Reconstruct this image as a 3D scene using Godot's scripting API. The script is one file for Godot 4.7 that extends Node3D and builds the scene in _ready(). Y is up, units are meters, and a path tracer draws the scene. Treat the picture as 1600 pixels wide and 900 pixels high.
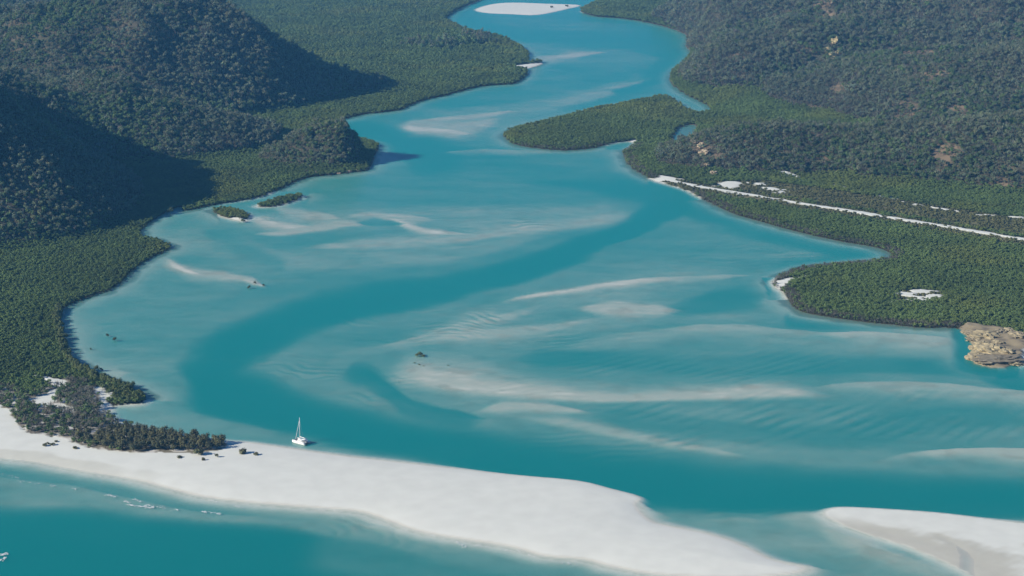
extends Node3D
# A tidal inlet seen from the air: white sand spit, turquoise channels over sand flats, mangroves and forested hills.
# World: y up, metres, the eye stands at x = 0, z = 0 and looks along -z. "Plan" coordinates (u, v) are a chart of the
# sea-level ground plane: u across, v towards the eye; chart() turns them into metres. All outlines below are charted that way.

const EYE := 420.0
const FOCAL := 2800.0
const PITCH := 0.2461

var rng := RandomNumberGenerator.new()
var n1 := FastNoiseLite.new()
var n2 := FastNoiseLite.new()
var n3 := FastNoiseLite.new()
var blocks := []
var taken := {}
var M := {}

# ------------------------------------------------------------------ helpers
func numbered(called: String) -> String:
	if not taken.has(called):
		taken[called] = 0
		return called
	taken[called] += 1
	return "%s_%03d" % [called, taken[called]]

func tag(o: Node, label: String, category := "", group := "", kind := "") -> void:
	o.set_meta("label", label)
	if category: o.set_meta("category", category)
	if group: o.set_meta("group", group)
	if kind: o.set_meta("kind", kind)

func chart(u: float, v: float) -> Vector2:
	var d := EYE / tan(PITCH + atan((v - 450.0) / FOCAL))
	return Vector2((u - 800.0) * (d * cos(PITCH) + EYE * sin(PITCH)) / FOCAL, d)

func v_of(d: float) -> float:
	return 450.0 + FOCAL * tan(atan(EYE / d) - PITCH)

func u_scale(d: float) -> float:
	return FOCAL / (d * cos(PITCH) + EYE * sin(PITCH))

func charted(a: Array) -> PackedVector2Array:
	var out := PackedVector2Array()
	for i in range(0, a.size(), 2):
		out.append(chart(a[i], a[i + 1]))
	return out

func rounded(p: PackedVector2Array, closed: bool, steps: int) -> PackedVector2Array:
	var out := PackedVector2Array()
	var n := p.size()
	var last := n if closed else n - 1
	for i in last:
		var a: Vector2 = p[(i - 1 + n) % n] if closed or i > 0 else p[0]
		var b: Vector2 = p[i]
		var c: Vector2 = p[(i + 1) % n]
		var d: Vector2 = p[(i + 2) % n] if closed or i + 2 < n else p[n - 1]
		for k in steps:
			out.append(b.cubic_interpolate(c, a, d, float(k) / steps))
	if not closed: out.append(p[n - 1])
	return out

# ------------------------------------------------------------------ terrain grids
class Block:
	var x0: float
	var dx: float
	var nx: int
	var ds := PackedFloat32Array()
	var h := PackedFloat32Array()
	var sd := PackedFloat32Array()
	var zone := PackedByteArray()
	var piece := PackedByteArray()
	var u := PackedFloat32Array()
	var v := PackedFloat32Array()
	func row(d: float) -> int:
		return ds.bsearch(d) - 1
	func height(x: float, d: float) -> float:
		var fx := (x - x0) / dx
		var i := clampi(int(fx), 0, nx - 2)
		var r := clampi(row(d), 0, ds.size() - 2)
		var a := clampf(fx - i, 0, 1)
		var b := clampf((d - ds[r]) / (ds[r + 1] - ds[r]), 0, 1)
		var k := r * nx + i
		return lerpf(lerpf(h[k], h[k + 1], a), lerpf(h[k + nx], h[k + nx + 1], a), b)
	func zone_at(x: float, d: float) -> int:
		var i := clampi(roundi((x - x0) / dx), 0, nx - 1)
		var r := clampi(row(d), 0, ds.size() - 2)
		if d - ds[r] > ds[r + 1] - d: r += 1
		return zone[r * nx + i]

enum {WATER, SAND, MANGROVE, FOREST, HEATH, SCRUB, CASUARINA, ROCK}
enum {SEABED, SPIT, BANK_NEAR, BANK_FAR, LEFT_LAND, RIGHT_LAND, ISLET}

func in_block(x: float, d: float) -> Block:
	return blocks[0] if d < blocks[1].ds[0] else blocks[1]
func ground(x: float, d: float) -> float:
	return in_block(x, d).height(x, d)

func new_block(x0: float, x1: float, dx: float, d0: float, d1: float, grow: float, least: float) -> Block:
	var b := Block.new()
	b.x0 = x0; b.dx = dx; b.nx = int((x1 - x0) / dx) + 1
	var d := d0
	while d < d1:
		b.ds.append(d)
		d += maxf(least, d * grow)
	b.ds.append(d1)
	var n := b.nx * b.ds.size()
	b.h.resize(n); b.sd.resize(n); b.zone.resize(n); b.piece.resize(n); b.u.resize(n); b.v.resize(n)
	b.sd.fill(-80.0)
	return b

# signed distance to a closed outline, kept where it is larger (union of lands), within REACH metres of the shore
func add_land(b: Block, p: PackedVector2Array, piece: int, reach: float) -> void:
	var mine := PackedFloat32Array()
	var nx := b.nx
	var bb := Rect2(p[0], Vector2.ZERO)
	for q in p: bb = bb.expand(q)
	bb = bb.grow(reach)
	var r0 := clampi(b.row(bb.position.y), 0, b.ds.size() - 1)
	var r1 := clampi(b.row(bb.end.y) + 1, 0, b.ds.size() - 1)
	var i0 := clampi(int((bb.position.x - b.x0) / b.dx), 0, nx - 1)
	var i1 := clampi(int((bb.end.x - b.x0) / b.dx) + 1, 0, nx - 1)
	if r1 <= r0 or i1 <= i0: return
	var w := i1 - i0 + 1
	mine.resize((r1 - r0 + 1) * w)
	mine.fill(reach)
	var n := p.size()
	for s in n:
		var a: Vector2 = p[s]
		var c: Vector2 = p[(s + 1) % n]
		var e := c - a
		var ll := maxf(e.length_squared(), 1e-6)
		var q0 := maxi(r0, b.row(minf(a.y, c.y) - reach)); var q1 := mini(r1, b.row(maxf(a.y, c.y) + reach) + 1)
		var j0 := maxi(i0, int((minf(a.x, c.x) - reach - b.x0) / b.dx)); var j1 := mini(i1, int((maxf(a.x, c.x) + reach - b.x0) / b.dx) + 1)
		for r in range(q0, q1 + 1):
			var py := b.ds[r] - a.y
			for i in range(j0, j1 + 1):
				var px := b.x0 + i * b.dx - a.x
				var t := clampf((px * e.x + py * e.y) / ll, 0.0, 1.0)
				var qx := px - t * e.x
				var qy := py - t * e.y
				var dd := sqrt(qx * qx + qy * qy)
				var k := (r - r0) * w + i - i0
				if dd < mine[k]: mine[k] = dd
	for r in range(r0, r1 + 1):
		var cuts := crossings(p, b.ds[r])
		for i in range(i0, i1 + 1):
			var x := b.x0 + i * b.dx
			var k := (r - r0) * w + i - i0
			var at := r * nx + i
			var m := mine[k] if inside(cuts, x) else -mine[k]
			if m > b.sd[at]:
				b.sd[at] = m
				if m > 0: b.piece[at] = piece

func crossings(p: PackedVector2Array, d: float) -> PackedFloat32Array:
	var out := PackedFloat32Array()
	var n := p.size()
	for s in n:
		var a: Vector2 = p[s]
		var c: Vector2 = p[(s + 1) % n]
		if (a.y <= d) != (c.y <= d):
			out.append(a.x + (d - a.y) / (c.y - a.y) * (c.x - a.x))
	out.sort()
	return out

func inside(cuts: PackedFloat32Array, x: float) -> bool:
	return cuts.bsearch(x) % 2 == 1

func paint_zone(b: Block, p: PackedVector2Array, zone: int, wobble := 5.0, land_only := true) -> void:
	for r in b.ds.size():
		var d := b.ds[r]
		var cuts := crossings(p, d)
		if cuts.size() < 2: continue
		for i in range(clampi(int((cuts[0] - 30 - b.x0) / b.dx), 0, b.nx - 1), clampi(int((cuts[-1] + 30 - b.x0) / b.dx) + 2, 0, b.nx)):
			var x := b.x0 + i * b.dx
			var at := r * b.nx + i
			if land_only and b.sd[at] < 0: continue
			if inside(cuts, x + wobble * n2.get_noise_2d(x * 3.0, d * 3.0)): b.zone[at] = zone

func paint_line(b: Block, p: PackedVector2Array, half: float, zone: int, broken := -1.0) -> void:
	for s in p.size() - 1:
		var a: Vector2 = p[s]
		var e: Vector2 = p[s + 1] - a
		var ll := e.length_squared()
		for r in range(maxi(0, b.row(minf(a.y, a.y + e.y) - half)), mini(b.ds.size(), b.row(maxf(a.y, a.y + e.y) + half) + 2)):
			for i in range(maxi(0, int((minf(a.x, a.x + e.x) - half - b.x0) / b.dx)), mini(b.nx, int((maxf(a.x, a.x + e.x) + half - b.x0) / b.dx) + 2)):
				var q := Vector2(b.x0 + i * b.dx, b.ds[r]) - a
				var t := clampf(q.dot(e) / ll, 0, 1)
				var x := b.x0 + i * b.dx
				if (q - t * e).length() < half * (1.0 + 0.7 * n2.get_noise_2d(x * 2.0, b.ds[r] * 2.0)) and b.sd[r * b.nx + i] > 0 and n2.get_noise_2d(x * 2.5 + 900.0, b.ds[r] * 2.5) > broken:
					b.zone[r * b.nx + i] = zone

# ------------------------------------------------------------------ water depth
# A bank or channel: [depth, strength, flat share, [u, v, fade up, fade down, ...]] - the crest runs along (u, v).
var FEATURES := [
	# --- broad deep basins and channels
	[1.5, 1.0, 0.3, [690, 20, 12, 14, 730, 30, 14, 18, 790, 48, 14, 16, 860, 60, 16, 18, 940, 62, 18, 18, 1010, 62, 18, 22, 1075, 75, 20, 24]],
	[2.2, 0.9, 0.2, [900, 150, 4, 4, 960, 142, 12, 12, 1010, 125, 22, 20, 1045, 95, 40, 40, 1075, 75, 30, 40, 1085, 70, 4, 4]],
	[2.4, 1.0, 0.4, [480, 208, 10, 10, 530, 200, 14, 22, 600, 208, 24, 40, 650, 230, 30, 44, 720, 250, 30, 30, 800, 262, 20, 26, 900, 275, 16, 24, 1000, 290, 20, 30, 1060, 310, 20, 30, 1110, 330, 6, 6]],
	[1.15, 0.85, 0.4, [680, 260, 8, 10, 740, 262, 22, 26, 850, 262, 24, 30, 950, 262, 18, 30, 1000, 270, 4, 8]],
	[2.2, 1.0, 0.3, [1000, 300, 20, 20, 1090, 318, 14, 40, 1180, 352, 8, 26, 1280, 378, 6, 22, 1390, 398, 4, 10, 1410, 398, 2, 2]],
	[4.2, 1.0, 0.15, [270, 600, 34, 34, 300, 578, 56, 56, 340, 560, 60, 60, 400, 525, 46, 50, 480, 490, 36, 42, 580, 466, 30, 36, 680, 450, 26, 32, 780, 428, 24, 28, 860, 406, 22, 24, 930, 380, 22, 24, 990, 350, 26, 24, 1050, 320, 26, 26, 1100, 305, 10, 10]],
	[4.2, 1.0, 0.2, [262, 605, 30, 30, 290, 602, 46, 40, 330, 612, 54, 44, 400, 625, 56, 56, 480, 650, 46, 46, 560, 668, 46, 50, 660, 690, 46, 46, 780, 712, 50, 46, 900, 733, 56, 40, 1020, 750, 62, 50, 1150, 762, 58, 46, 1300, 770, 50, 34, 1450, 778, 46, 34, 1620, 784, 46, 34, 1800, 790, 46, 34]],
	[2.2, 0.9, 0.3, [520, 590, 4, 4, 560, 580, 26, 26, 590, 590, 30, 30, 640, 625, 16, 30, 720, 645, 10, 30, 760, 652, 4, 10]],
	[2.6, 1.0, 0.2, [1470, 516, 2, 2, 1510, 535, 14, 20, 1530, 575, 20, 18, 1600, 600, 24, 14, 1800, 620, 30, 20]],
	[2.4, 0.9, 0.2, [1440, 513, 1, 2, 1350, 508, 3, 8, 1240, 495, 6, 14, 1200, 470, 22, 24, 1215, 440, 20, 16, 1230, 425, 4, 4]],
	[2.0, 0.9, 0.3, [1010, 480, 4, 4, 1060, 478, 16, 18, 1120, 468, 26, 24, 1180, 455, 30, 30, 1230, 420, 20, 12, 1290, 405, 10, 6, 1390, 398, 3, 3]],
	[1.9, 0.8, 0.3, [780, 560, 4, 6, 860, 560, 16, 20, 980, 560, 20, 26, 1100, 565, 20, 30, 1240, 566, 24, 22, 1380, 568, 20, 18, 1500, 574, 20, 18, 1640, 590, 20, 12]],
	[1.7, 0.8, 0.4, [900, 640, 4, 6, 1000, 650, 12, 26, 1120, 662, 14, 34, 1250, 675, 20, 34, 1380, 668, 24, 36, 1480, 650, 22, 30, 1640, 640, 22, 30]],
	# --- shallows
	[0.85, 0.95, 0.25, [110, 520, 30, 40, 160, 480, 20, 70, 230, 455, 30, 80, 290, 445, 34, 60, 350, 445, 20, 30, 400, 450, 6, 8]],
	[1.0, 0.95, 0.2, [80, 560, 60, 60, 150, 560, 80, 80, 210, 570, 90, 76, 260, 590, 70, 60, 310, 610, 30, 30, 330, 620, 8, 8]],
	[0.85, 0.8, 0.3, [170, 645, 24, 12, 230, 650, 34, 20, 300, 662, 26, 18, 380, 672, 18, 14, 450, 680, 6, 6]],
	[0.7, 0.9, 0.3, [235, 372, 12, 12, 300, 374, 30, 40, 380, 388, 30, 44, 440, 404, 20, 34, 490, 415, 6, 10]],
	[0.6, 0.95, 0.35, [330, 350, 8, 8, 400, 350, 30, 18, 500, 345, 34, 22, 620, 342, 34, 30, 740, 342, 36, 30, 860, 340, 32, 34, 940, 334, 30, 28, 1000, 322, 14, 14]],
	[0.65, 0.95, 0.35, [398, 404, 4, 8, 440, 402, 18, 30, 540, 404, 20, 28, 640, 398, 18, 26, 720, 390, 14, 22, 800, 377, 10, 16, 890, 355, 6, 12]],
	[1.1, 0.7, 0.3, [440, 300, 4, 8, 520, 300, 16, 20, 640, 300, 18, 24, 800, 305, 16, 24, 950, 312, 12, 18]],
	[0.6, 0.9, 0.3, [605, 200, 2, 3, 640, 198, 20, 20, 700, 196, 24, 28, 760, 196, 22, 24, 840, 180, 18, 18, 920, 162, 10, 12]],
	[0.5, 0.9, 0.35, [630, 176, 3, 3, 700, 178, 10, 12, 780, 172, 14, 16, 850, 160, 14, 18, 950, 140, 10, 14, 1040, 104, 8, 10]],
	[0.6, 0.9, 0.4, [700, 80, 3, 3, 830, 76, 18, 24, 900, 84, 18, 26, 960, 82, 10, 26, 1030, 92, 6, 20, 1046, 97, 2, 4]],
	[0.7, 0.8, 0.4, [740, 30, 4, 8, 820, 34, 10, 14, 900, 40, 10, 12, 1000, 46, 6, 10]],
	[0.6, 0.95, 0.2, [600, 535, 6, 8, 660, 525, 18, 16, 740, 497, 26, 28, 830, 475, 28, 34, 930, 455, 32, 36, 1030, 440, 28, 28, 1110, 428, 18, 18, 1180, 420, 6, 6]],
	[0.45, 0.95, 0.25, [590, 575, 10, 10, 650, 572, 36, 40, 720, 578, 36, 54, 800, 600, 30, 34, 900, 616, 30, 16, 1010, 618, 26, 13, 1120, 615, 24, 12, 1220, 612, 26, 14, 1290, 616, 16, 12, 1330, 620, 4, 4]],
	[0.6, 0.8, 0.3, [640, 520, 6, 6, 700, 520, 18, 24, 800, 518, 18, 24, 900, 510, 18, 20, 1000, 495, 18, 22, 1050, 488, 4, 6]],
	[0.65, 0.9, 0.2, [850, 548, 3, 4, 980, 532, 16, 20, 1100, 512, 12, 26, 1200, 515, 12, 32, 1300, 524, 10, 36, 1420, 532, 14, 34, 1500, 545, 6, 12]],
	[0.95, 0.8, 0.3, [1090, 402, 4, 4, 1160, 395, 14, 18, 1230, 394, 6, 14, 1300, 394, 3, 8]],
	[1.0, 0.8, 0.3, [1010, 340, 4, 4, 1060, 360, 18, 20, 1120, 378, 20, 18, 1200, 386, 8, 10]],
	[0.9, 0.85, 0.2, [470, 580, 3, 4, 540, 553, 10, 22, 600, 537, 10, 24, 660, 525, 4, 8]],
	[0.75, 0.9, 0.15, [740, 640, 3, 4, 800, 646, 14, 12, 900, 664, 20, 10, 1000, 684, 16, 10, 1080, 700, 10, 8, 1160, 710, 2, 4]],
	[0.7, 0.9, 0.1, [1270, 608, 2, 3, 1330, 597, 4, 24, 1440, 597, 4, 40, 1540, 604, 5, 44, 1680, 618, 8, 44]],
	[0.5, 0.95, 0.1, [1350, 722, 2, 4, 1430, 707, 3, 18, 1520, 700, 3, 34, 1620, 702, 4, 40, 1780, 706, 6, 40]],
	[1.3, 0.75, 0.05, [300, 356, 3, 5, 350, 368, 14, 26, 395, 388, 20, 34, 425, 408, 18, 30, 470, 430, 3, 4]],
	# --- crests close to the surface, steep on the lee side
	[0.17, 1.0, 0.15, [620, 192, 2, 8.1, 650, 194, 13.5, 27, 690, 196, 16.2, 32.4, 730, 196, 14.9, 27, 790, 186, 8.1, 13.5]],
	[0.05, 0.95, 0.2, [630, 196, 2, 4.1, 655, 200, 6.8, 12.2, 690, 206, 5.4, 12.2, 735, 210, 1, 2]],
	[0.11, 0.95, 0.15, [640, 189, 1, 2, 690, 183, 4.1, 9.5, 740, 179, 4.1, 8.1, 810, 172, 1, 2]],
	[0.34, 0.9, 0.1, [670, 238, 1, 3, 740, 235, 2, 14, 800, 235, 2, 12, 880, 235, 1, 3]],
	[0.1, 1.0, 0.2, [810, 95, 1, 2, 855, 90, 8.1, 14.9, 900, 86, 9.5, 13.5, 950, 81, 1, 2]],
	[0.3, 0.9, 0.2, [840, 160, 2, 4.1, 900, 152, 8.1, 13.5, 960, 140, 6.8, 10.8, 1020, 118, 2, 4.1]],
	[0.07, 1.0, 0.15, [380, 343, 2, 4.1, 410, 347, 10.8, 12.2, 440, 352, 9.5, 9.5, 490, 354, 1, 2]],
	[0.19, 1.0, 0.1, [410, 325, 2, 4.1, 450, 330, 10.8, 18.9, 500, 335, 8.1, 16.2, 540, 340, 2, 4.1]],
	[0.13, 1.0, 0.1, [380, 365, 1, 1, 450, 363, 12.2, 5.4, 500, 357, 16.2, 5.4, 550, 350, 13.5, 5.4, 600, 349, 1, 1]],
	[0.06, 1.0, 0.15, [592, 333, 4.1, 2, 622, 337, 6.8, 13.5, 645, 352, 12.2, 14.9, 675, 361, 10.8, 9.5, 745, 364, 1, 2]],
	[0.21, 0.95, 0.2, [540, 336, 2, 2, 595, 332, 8.1, 8.1, 650, 337, 6.8, 13.5, 680, 342, 2, 2]],
	[0.25, 0.95, 0.15, [450, 388, 2, 2, 560, 384, 16.2, 9.5, 640, 381, 18.9, 9.5, 720, 374, 18.9, 9.5, 800, 363, 18.9, 9.5, 920, 347, 20.2, 12.2, 1000, 328, 2, 4.1]],
	[1.3, 0.95, 0.2, [566, 345, 2, 2, 598, 345, 9, 10, 620, 346, 7, 9, 636, 348, 1, 2]],
	[0.06, 1.0, 0.15, [780, 474, 1, 1, 850, 460, 8.1, 6.8, 920, 446, 6.8, 10.8, 980, 437, 4.1, 13.5, 1040, 432, 2, 6.8, 1080, 431, 1, 1]],
	[0.25, 0.9, 0.1, [990, 434, 1, 2, 1060, 431, 2, 12.2, 1120, 429, 2, 10.8, 1190, 427, 1, 1]],
	[0.13, 0.95, 0.2, [890, 482, 2, 4.1, 960, 482, 17.6, 21.6, 1010, 481, 12.2, 17.6, 1060, 482, 1, 1]],
	[0.27, 0.9, 0.15, [640, 524, 2, 5.4, 720, 520, 10.8, 16.2, 800, 516, 10.8, 13.5, 880, 508, 6.8, 10.8, 940, 500, 2, 4.1]],
	[0.17, 1.0, 0.15, [235, 402, 2, 2, 262, 412, 13.5, 16.2, 300, 425, 12.2, 17.6, 350, 431, 10.8, 13.5, 395, 439, 9.5, 9.5, 424, 449, 2, 2]],
	[0.04, 1.0, 0.2, [250, 402, 1, 2, 268, 412, 6.8, 8.1, 286, 422, 5.4, 6.8, 312, 429, 1, 1]],
	[0.08, 1.0, 0.15, [374, 439, 1, 1, 395, 442, 5.4, 5.4, 420, 448, 2, 2]],
	[0.09, 0.95, 0.2, [590, 588, 5.4, 5.4, 650, 582, 32.4, 27, 700, 592, 29.7, 24.3, 760, 606, 24.3, 18.9, 850, 620, 21.6, 12.2, 950, 626, 17.6, 6.8, 1050, 625, 17.6, 6.8, 1200, 616, 18.9, 12.2, 1310, 620, 2, 2]],
	[0.15, 0.95, 0.15, [735, 644, 1, 2, 790, 636, 14.9, 13.5, 840, 638, 12.2, 10.8, 925, 644, 2, 4.1]],
	[0.15, 0.95, 0.1, [1270, 519, 1, 1, 1350, 518, 1.5, 27, 1430, 524, 1.5, 35.1, 1480, 529, 1.5, 24.3, 1502, 534, 1, 2]],
	[0.11, 0.95, 0.1, [1400, 712, 1, 1, 1490, 701, 1.5, 24.3, 1600, 701, 1.5, 32.4, 1800, 705, 4.1, 32.4]],
	[0.33, 0.9, 0.1, [1250, 608, 1, 2, 1330, 598, 2, 18.9, 1440, 597, 2, 27, 1540, 604, 2, 29.7, 1720, 618, 4.1, 29.7]],
	[0.35, 0.9, 0.1, [580, 538, 1, 2, 650, 523, 2, 21.6, 720, 505, 5.4, 18.9, 790, 492, 5.4, 16.2, 860, 474, 1, 4.1]],
	[0.35, 0.9, 0.1, [1020, 514, 1, 4.1, 1090, 507, 4.1, 16.2, 1160, 506, 4.1, 21.6, 1240, 511, 2, 18.9, 1320, 520, 1, 4.1]],
	[0.35, 0.9, 0.1, [800, 650, 2, 2, 880, 660, 13.5, 9.5, 960, 675, 13.5, 9.5, 1050, 694, 10.8, 8.1, 1170, 712, 1, 2]],
	[0.2, 0.9, 0.1, [126, 592, 2, 2, 178, 586, 18.9, 18.9, 212, 582, 2, 2]],
	[2.6, 0.95, 0.1, [550, 574, 2, 2, 578, 573, 4, 16, 600, 586, 3, 22, 620, 604, 2, 18, 650, 622, 2, 12, 720, 640, 2, 10, 765, 652, 1, 3]],
	# --- along the spit
	[0.35, 0.9, 0.3, [980, 775, 1, 1, 1005, 785, 6, 12, 1030, 800, 8, 16, 1080, 822, 8, 12, 1130, 835, 4, 6]],
	[0.9, 0.9, 0.4, [1010, 800, 6, 10, 1080, 812, 12, 20, 1180, 822, 20, 30, 1260, 830, 24, 40, 1330, 850, 30, 50, 1400, 880, 30, 40, 1480, 910, 20, 20]],
	[0.3, 0.9, 0.1, [1190, 808, 8, 8, 1270, 806, 16, 26, 1310, 830, 20, 30, 1380, 860, 20, 30, 1450, 890, 20, 30, 1520, 910, 10, 20]],
	# --- the open sea in front of the beach
	[4.6, 1.0, 0.5, [-300, 800, 40, 200, 0, 830, 50, 170, 150, 840, 50, 160, 300, 850, 44, 150, 420, 850, 38, 120, 540, 870, 36, 80, 700, 900, 26, 60, 900, 930, 20, 40, 1100, 945, 10, 20]],
	[1.4, 0.8, 0.5, [-300, 700, 10, 20, 0, 735, 14, 16, 120, 752, 14, 14, 240, 778, 12, 12, 350, 795, 8, 8, 420, 802, 4, 4]],
	[0.8, 0.9, 0.4, [-300, 720, 6, 10, 0, 745, 8, 14, 100, 762, 8, 14, 200, 784, 8, 14, 300, 800, 8, 12, 400, 808, 6, 8, 470, 812, 2, 4]],
	[1.5, 0.85, 0.3, [440, 850, 20, 60, 540, 862, 40, 70, 650, 885, 40, 70, 800, 905, 30, 60, 950, 925, 24, 40, 1120, 945, 10, 20]],
	[1.2, 0.8, 0.4, [560, 812, 4, 10, 650, 842, 6, 14, 800, 868, 6, 14, 950, 896, 5, 10, 1100, 912, 4, 8]],
]

func table(f: Array) -> Array:
	var a: Array = f[3]
	var m := a.size() / 4
	var lo: float = minf(a[0], a[(m - 1) * 4])
	var hi: float = maxf(a[0], a[(m - 1) * 4])
	for k in m: lo = minf(lo, a[k * 4]); hi = maxf(hi, a[k * 4])
	var n := int((hi - lo) / 4.0) + 2
	var y := PackedFloat32Array(); var up := PackedFloat32Array(); var dn := PackedFloat32Array()
	y.resize(n); up.resize(n); dn.resize(n); up.fill(-1.0)
	for k in m - 1:
		var p := [a[maxi(k - 1, 0) * 4 + 1], a[k * 4 + 1], a[k * 4 + 5], a[mini(k + 2, m - 1) * 4 + 1]]
		var steps := maxi(2, int(absf(a[k * 4 + 4] - a[k * 4]) / 2.0))
		for s in steps + 1:
			var t := float(s) / steps
			var i := clampi(int((lerpf(a[k * 4], a[k * 4 + 4], t) - lo) / 4.0), 0, n - 1)
			y[i] = cubic_interpolate(p[1], p[2], p[0], p[3], t)
			up[i] = lerpf(a[k * 4 + 2], a[k * 4 + 6], smoothstep(0, 1, t))
			dn[i] = lerpf(a[k * 4 + 3], a[k * 4 + 7], smoothstep(0, 1, t))
	var top := 1e9; var low := -1e9
	for i in n:
		if up[i] < 0:
			if i > 0: y[i] = y[i - 1]; up[i] = up[i - 1]; dn[i] = dn[i - 1]
			else: up[i] = 0.5; dn[i] = 0.5
		top = minf(top, y[i] - up[i]); low = maxf(low, y[i] + dn[i])
	return [lo, n, y, up, dn, top, low]

func carve(b: Block) -> void:
	var nx := b.nx
	for f in FEATURES:
		var t := table(f)
		var lo: float = t[0]; var n: int = t[1]
		var y: PackedFloat32Array = t[2]; var up: PackedFloat32Array = t[3]; var dn: PackedFloat32Array = t[4]
		var depth: float = f[0]; var strength: float = f[1]; var flat: float = f[2]
		var slope := 1.0 / (1.0 - flat)
		var ends := minf(80.0, 0.18 * n * 4.0)
		for r in b.ds.size():
			var d := b.ds[r]
			var vr := v_of(d)
			if vr < t[5] - 14 or vr > t[6] + 14: continue
			var us := u_scale(d)
			var j0 := clampi(int(((lo - 824.0) / us - b.x0) / b.dx), 0, nx - 1)
			var j1 := clampi(int(((lo + n * 4 - 776.0) / us - b.x0) / b.dx) + 1, 0, nx - 1)
			for i in range(j0, j1 + 1):
				var at := r * nx + i
				var k := int((b.u[at] - lo) * 0.25)
				if k < 0 or k >= n: continue
				var q := b.v[at] - y[k]
				q = -q / up[k] if q < 0 else q / dn[k]
				if q >= 1.0: continue
				if q > flat:
					q = (q - flat) * slope
					q = 1.0 - q * q * (3.0 - 2.0 * q)
				else: q = 1.0
				var e := minf(b.u[at] - lo, lo + n * 4.0 - b.u[at])
				if e < ends: q *= smoothstep(0.0, ends, e)
				b.h[at] = lerpf(b.h[at], -depth, q * strength)

# ------------------------------------------------------------------ hills
# ridges: (u, v, height, half width) points along a crest
var RIDGES := [
	[-160, 150, 70, 300, 0, 150, 84, 310, 60, 150, 108, 330, 130, 150, 132, 340, 190, 152, 152, 330, 260, 152, 142, 270, 330, 150, 120, 200, 430, 147, 72, 130, 510, 142, 36, 84, 590, 134, 8, 50],
	[-900, 235, 260, 560, -420, 240, 170, 480, -240, 240, 125, 400, -60, 232, 90, 300, 60, 220, 60, 220],
	[-700, 300, 330, 480, -420, 310, 250, 440, -200, 320, 158, 320, -60, 338, 88, 205, 50, 344, 34, 110, 130, 318, 22, 80],
	[60, 235, 70, 180, 150, 222, 74, 190, 240, 226, 54, 150, 320, 226, 38, 110, 375, 214, 24, 76],
	[-700, 60, 240, 700, -200, 60, 150, 600, 20, 62, 100, 420, 140, 66, 40, 300],
	[460, 252, 16, 50, 495, 250, 44, 72, 540, 250, 47, 72, 572, 250, 26, 48],
	[1085, 258, 8, 60, 1130, 252, 26, 120, 1200, 246, 38, 150, 1330, 250, 35, 150, 1450, 255, 46, 170, 1600, 262, 62, 200, 1900, 275, 90, 260],
	[1130, 40, 14, 110, 1190, 45, 62, 200, 1300, 52, 160, 430, 1450, 60, 210, 720, 1600, 70, 240, 800, 2100, 90, 300, 900],
	[1105, 120, 30, 130, 1180, 118, 62, 220, 1280, 112, 90, 300],
	[1450, 150, 70, 300, 1600, 165, 90, 360, 1900, 180, 120, 400],
	[690, 75, 8, 140, 760, 66, 8, 120],
]
const HX0 := -3200.0
const HD0 := 900.0
const HC := 24.0
var hill := PackedFloat32Array()
const HNX := 268
const HNR := 240

func make_hills() -> void:
	hill.resize(HNX * HNR)
	for line in RIDGES:
		for k in range(0, line.size() - 4, 4):
			var a := chart(line[k], line[k + 1]); var c := chart(line[k + 4], line[k + 5])
			var e := c - a
			var ll := e.length_squared()
			var wide := maxf(line[k + 3], line[k + 7])
			for r in range(maxi(0, int((minf(a.y, c.y) - wide - HD0) / HC)), mini(HNR, int((maxf(a.y, c.y) + wide - HD0) / HC) + 2)):
				for i in range(maxi(0, int((minf(a.x, c.x) - wide - HX0) / HC)), mini(HNX, int((maxf(a.x, c.x) + wide - HX0) / HC) + 2)):
					var q := Vector2(HX0 + i * HC, HD0 + r * HC) - a
					var t := clampf(q.dot(e) / ll, 0.0, 1.0)
					var w := lerpf(line[k + 3], line[k + 7], t)
					var s := (q - t * e).length() / w
					if s < 1.0:
						var y := lerpf(line[k + 2], line[k + 6], t) * (1.0 - s) * (1.0 + s * 0.25) * (1.0 - 0.15 * smoothstep(0.25, 0.0, s))
						var at := r * HNX + i
						hill[at] = maxf(hill[at], y) + 0.12 * minf(hill[at], y)

func hill_at(x: float, d: float) -> float:
	var fx := (x - HX0) / HC
	var fr := (d - HD0) / HC
	var i := int(fx); var r := int(fr)
	if i < 0 or r < 0 or i >= HNX - 1 or r >= HNR - 1: return 0.0
	var a := fx - i; var c := fr - r
	var k := r * HNX + i
	return lerpf(lerpf(hill[k], hill[k + 1], a), lerpf(hill[k + HNX], hill[k + HNX + 1], a), c)

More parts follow.
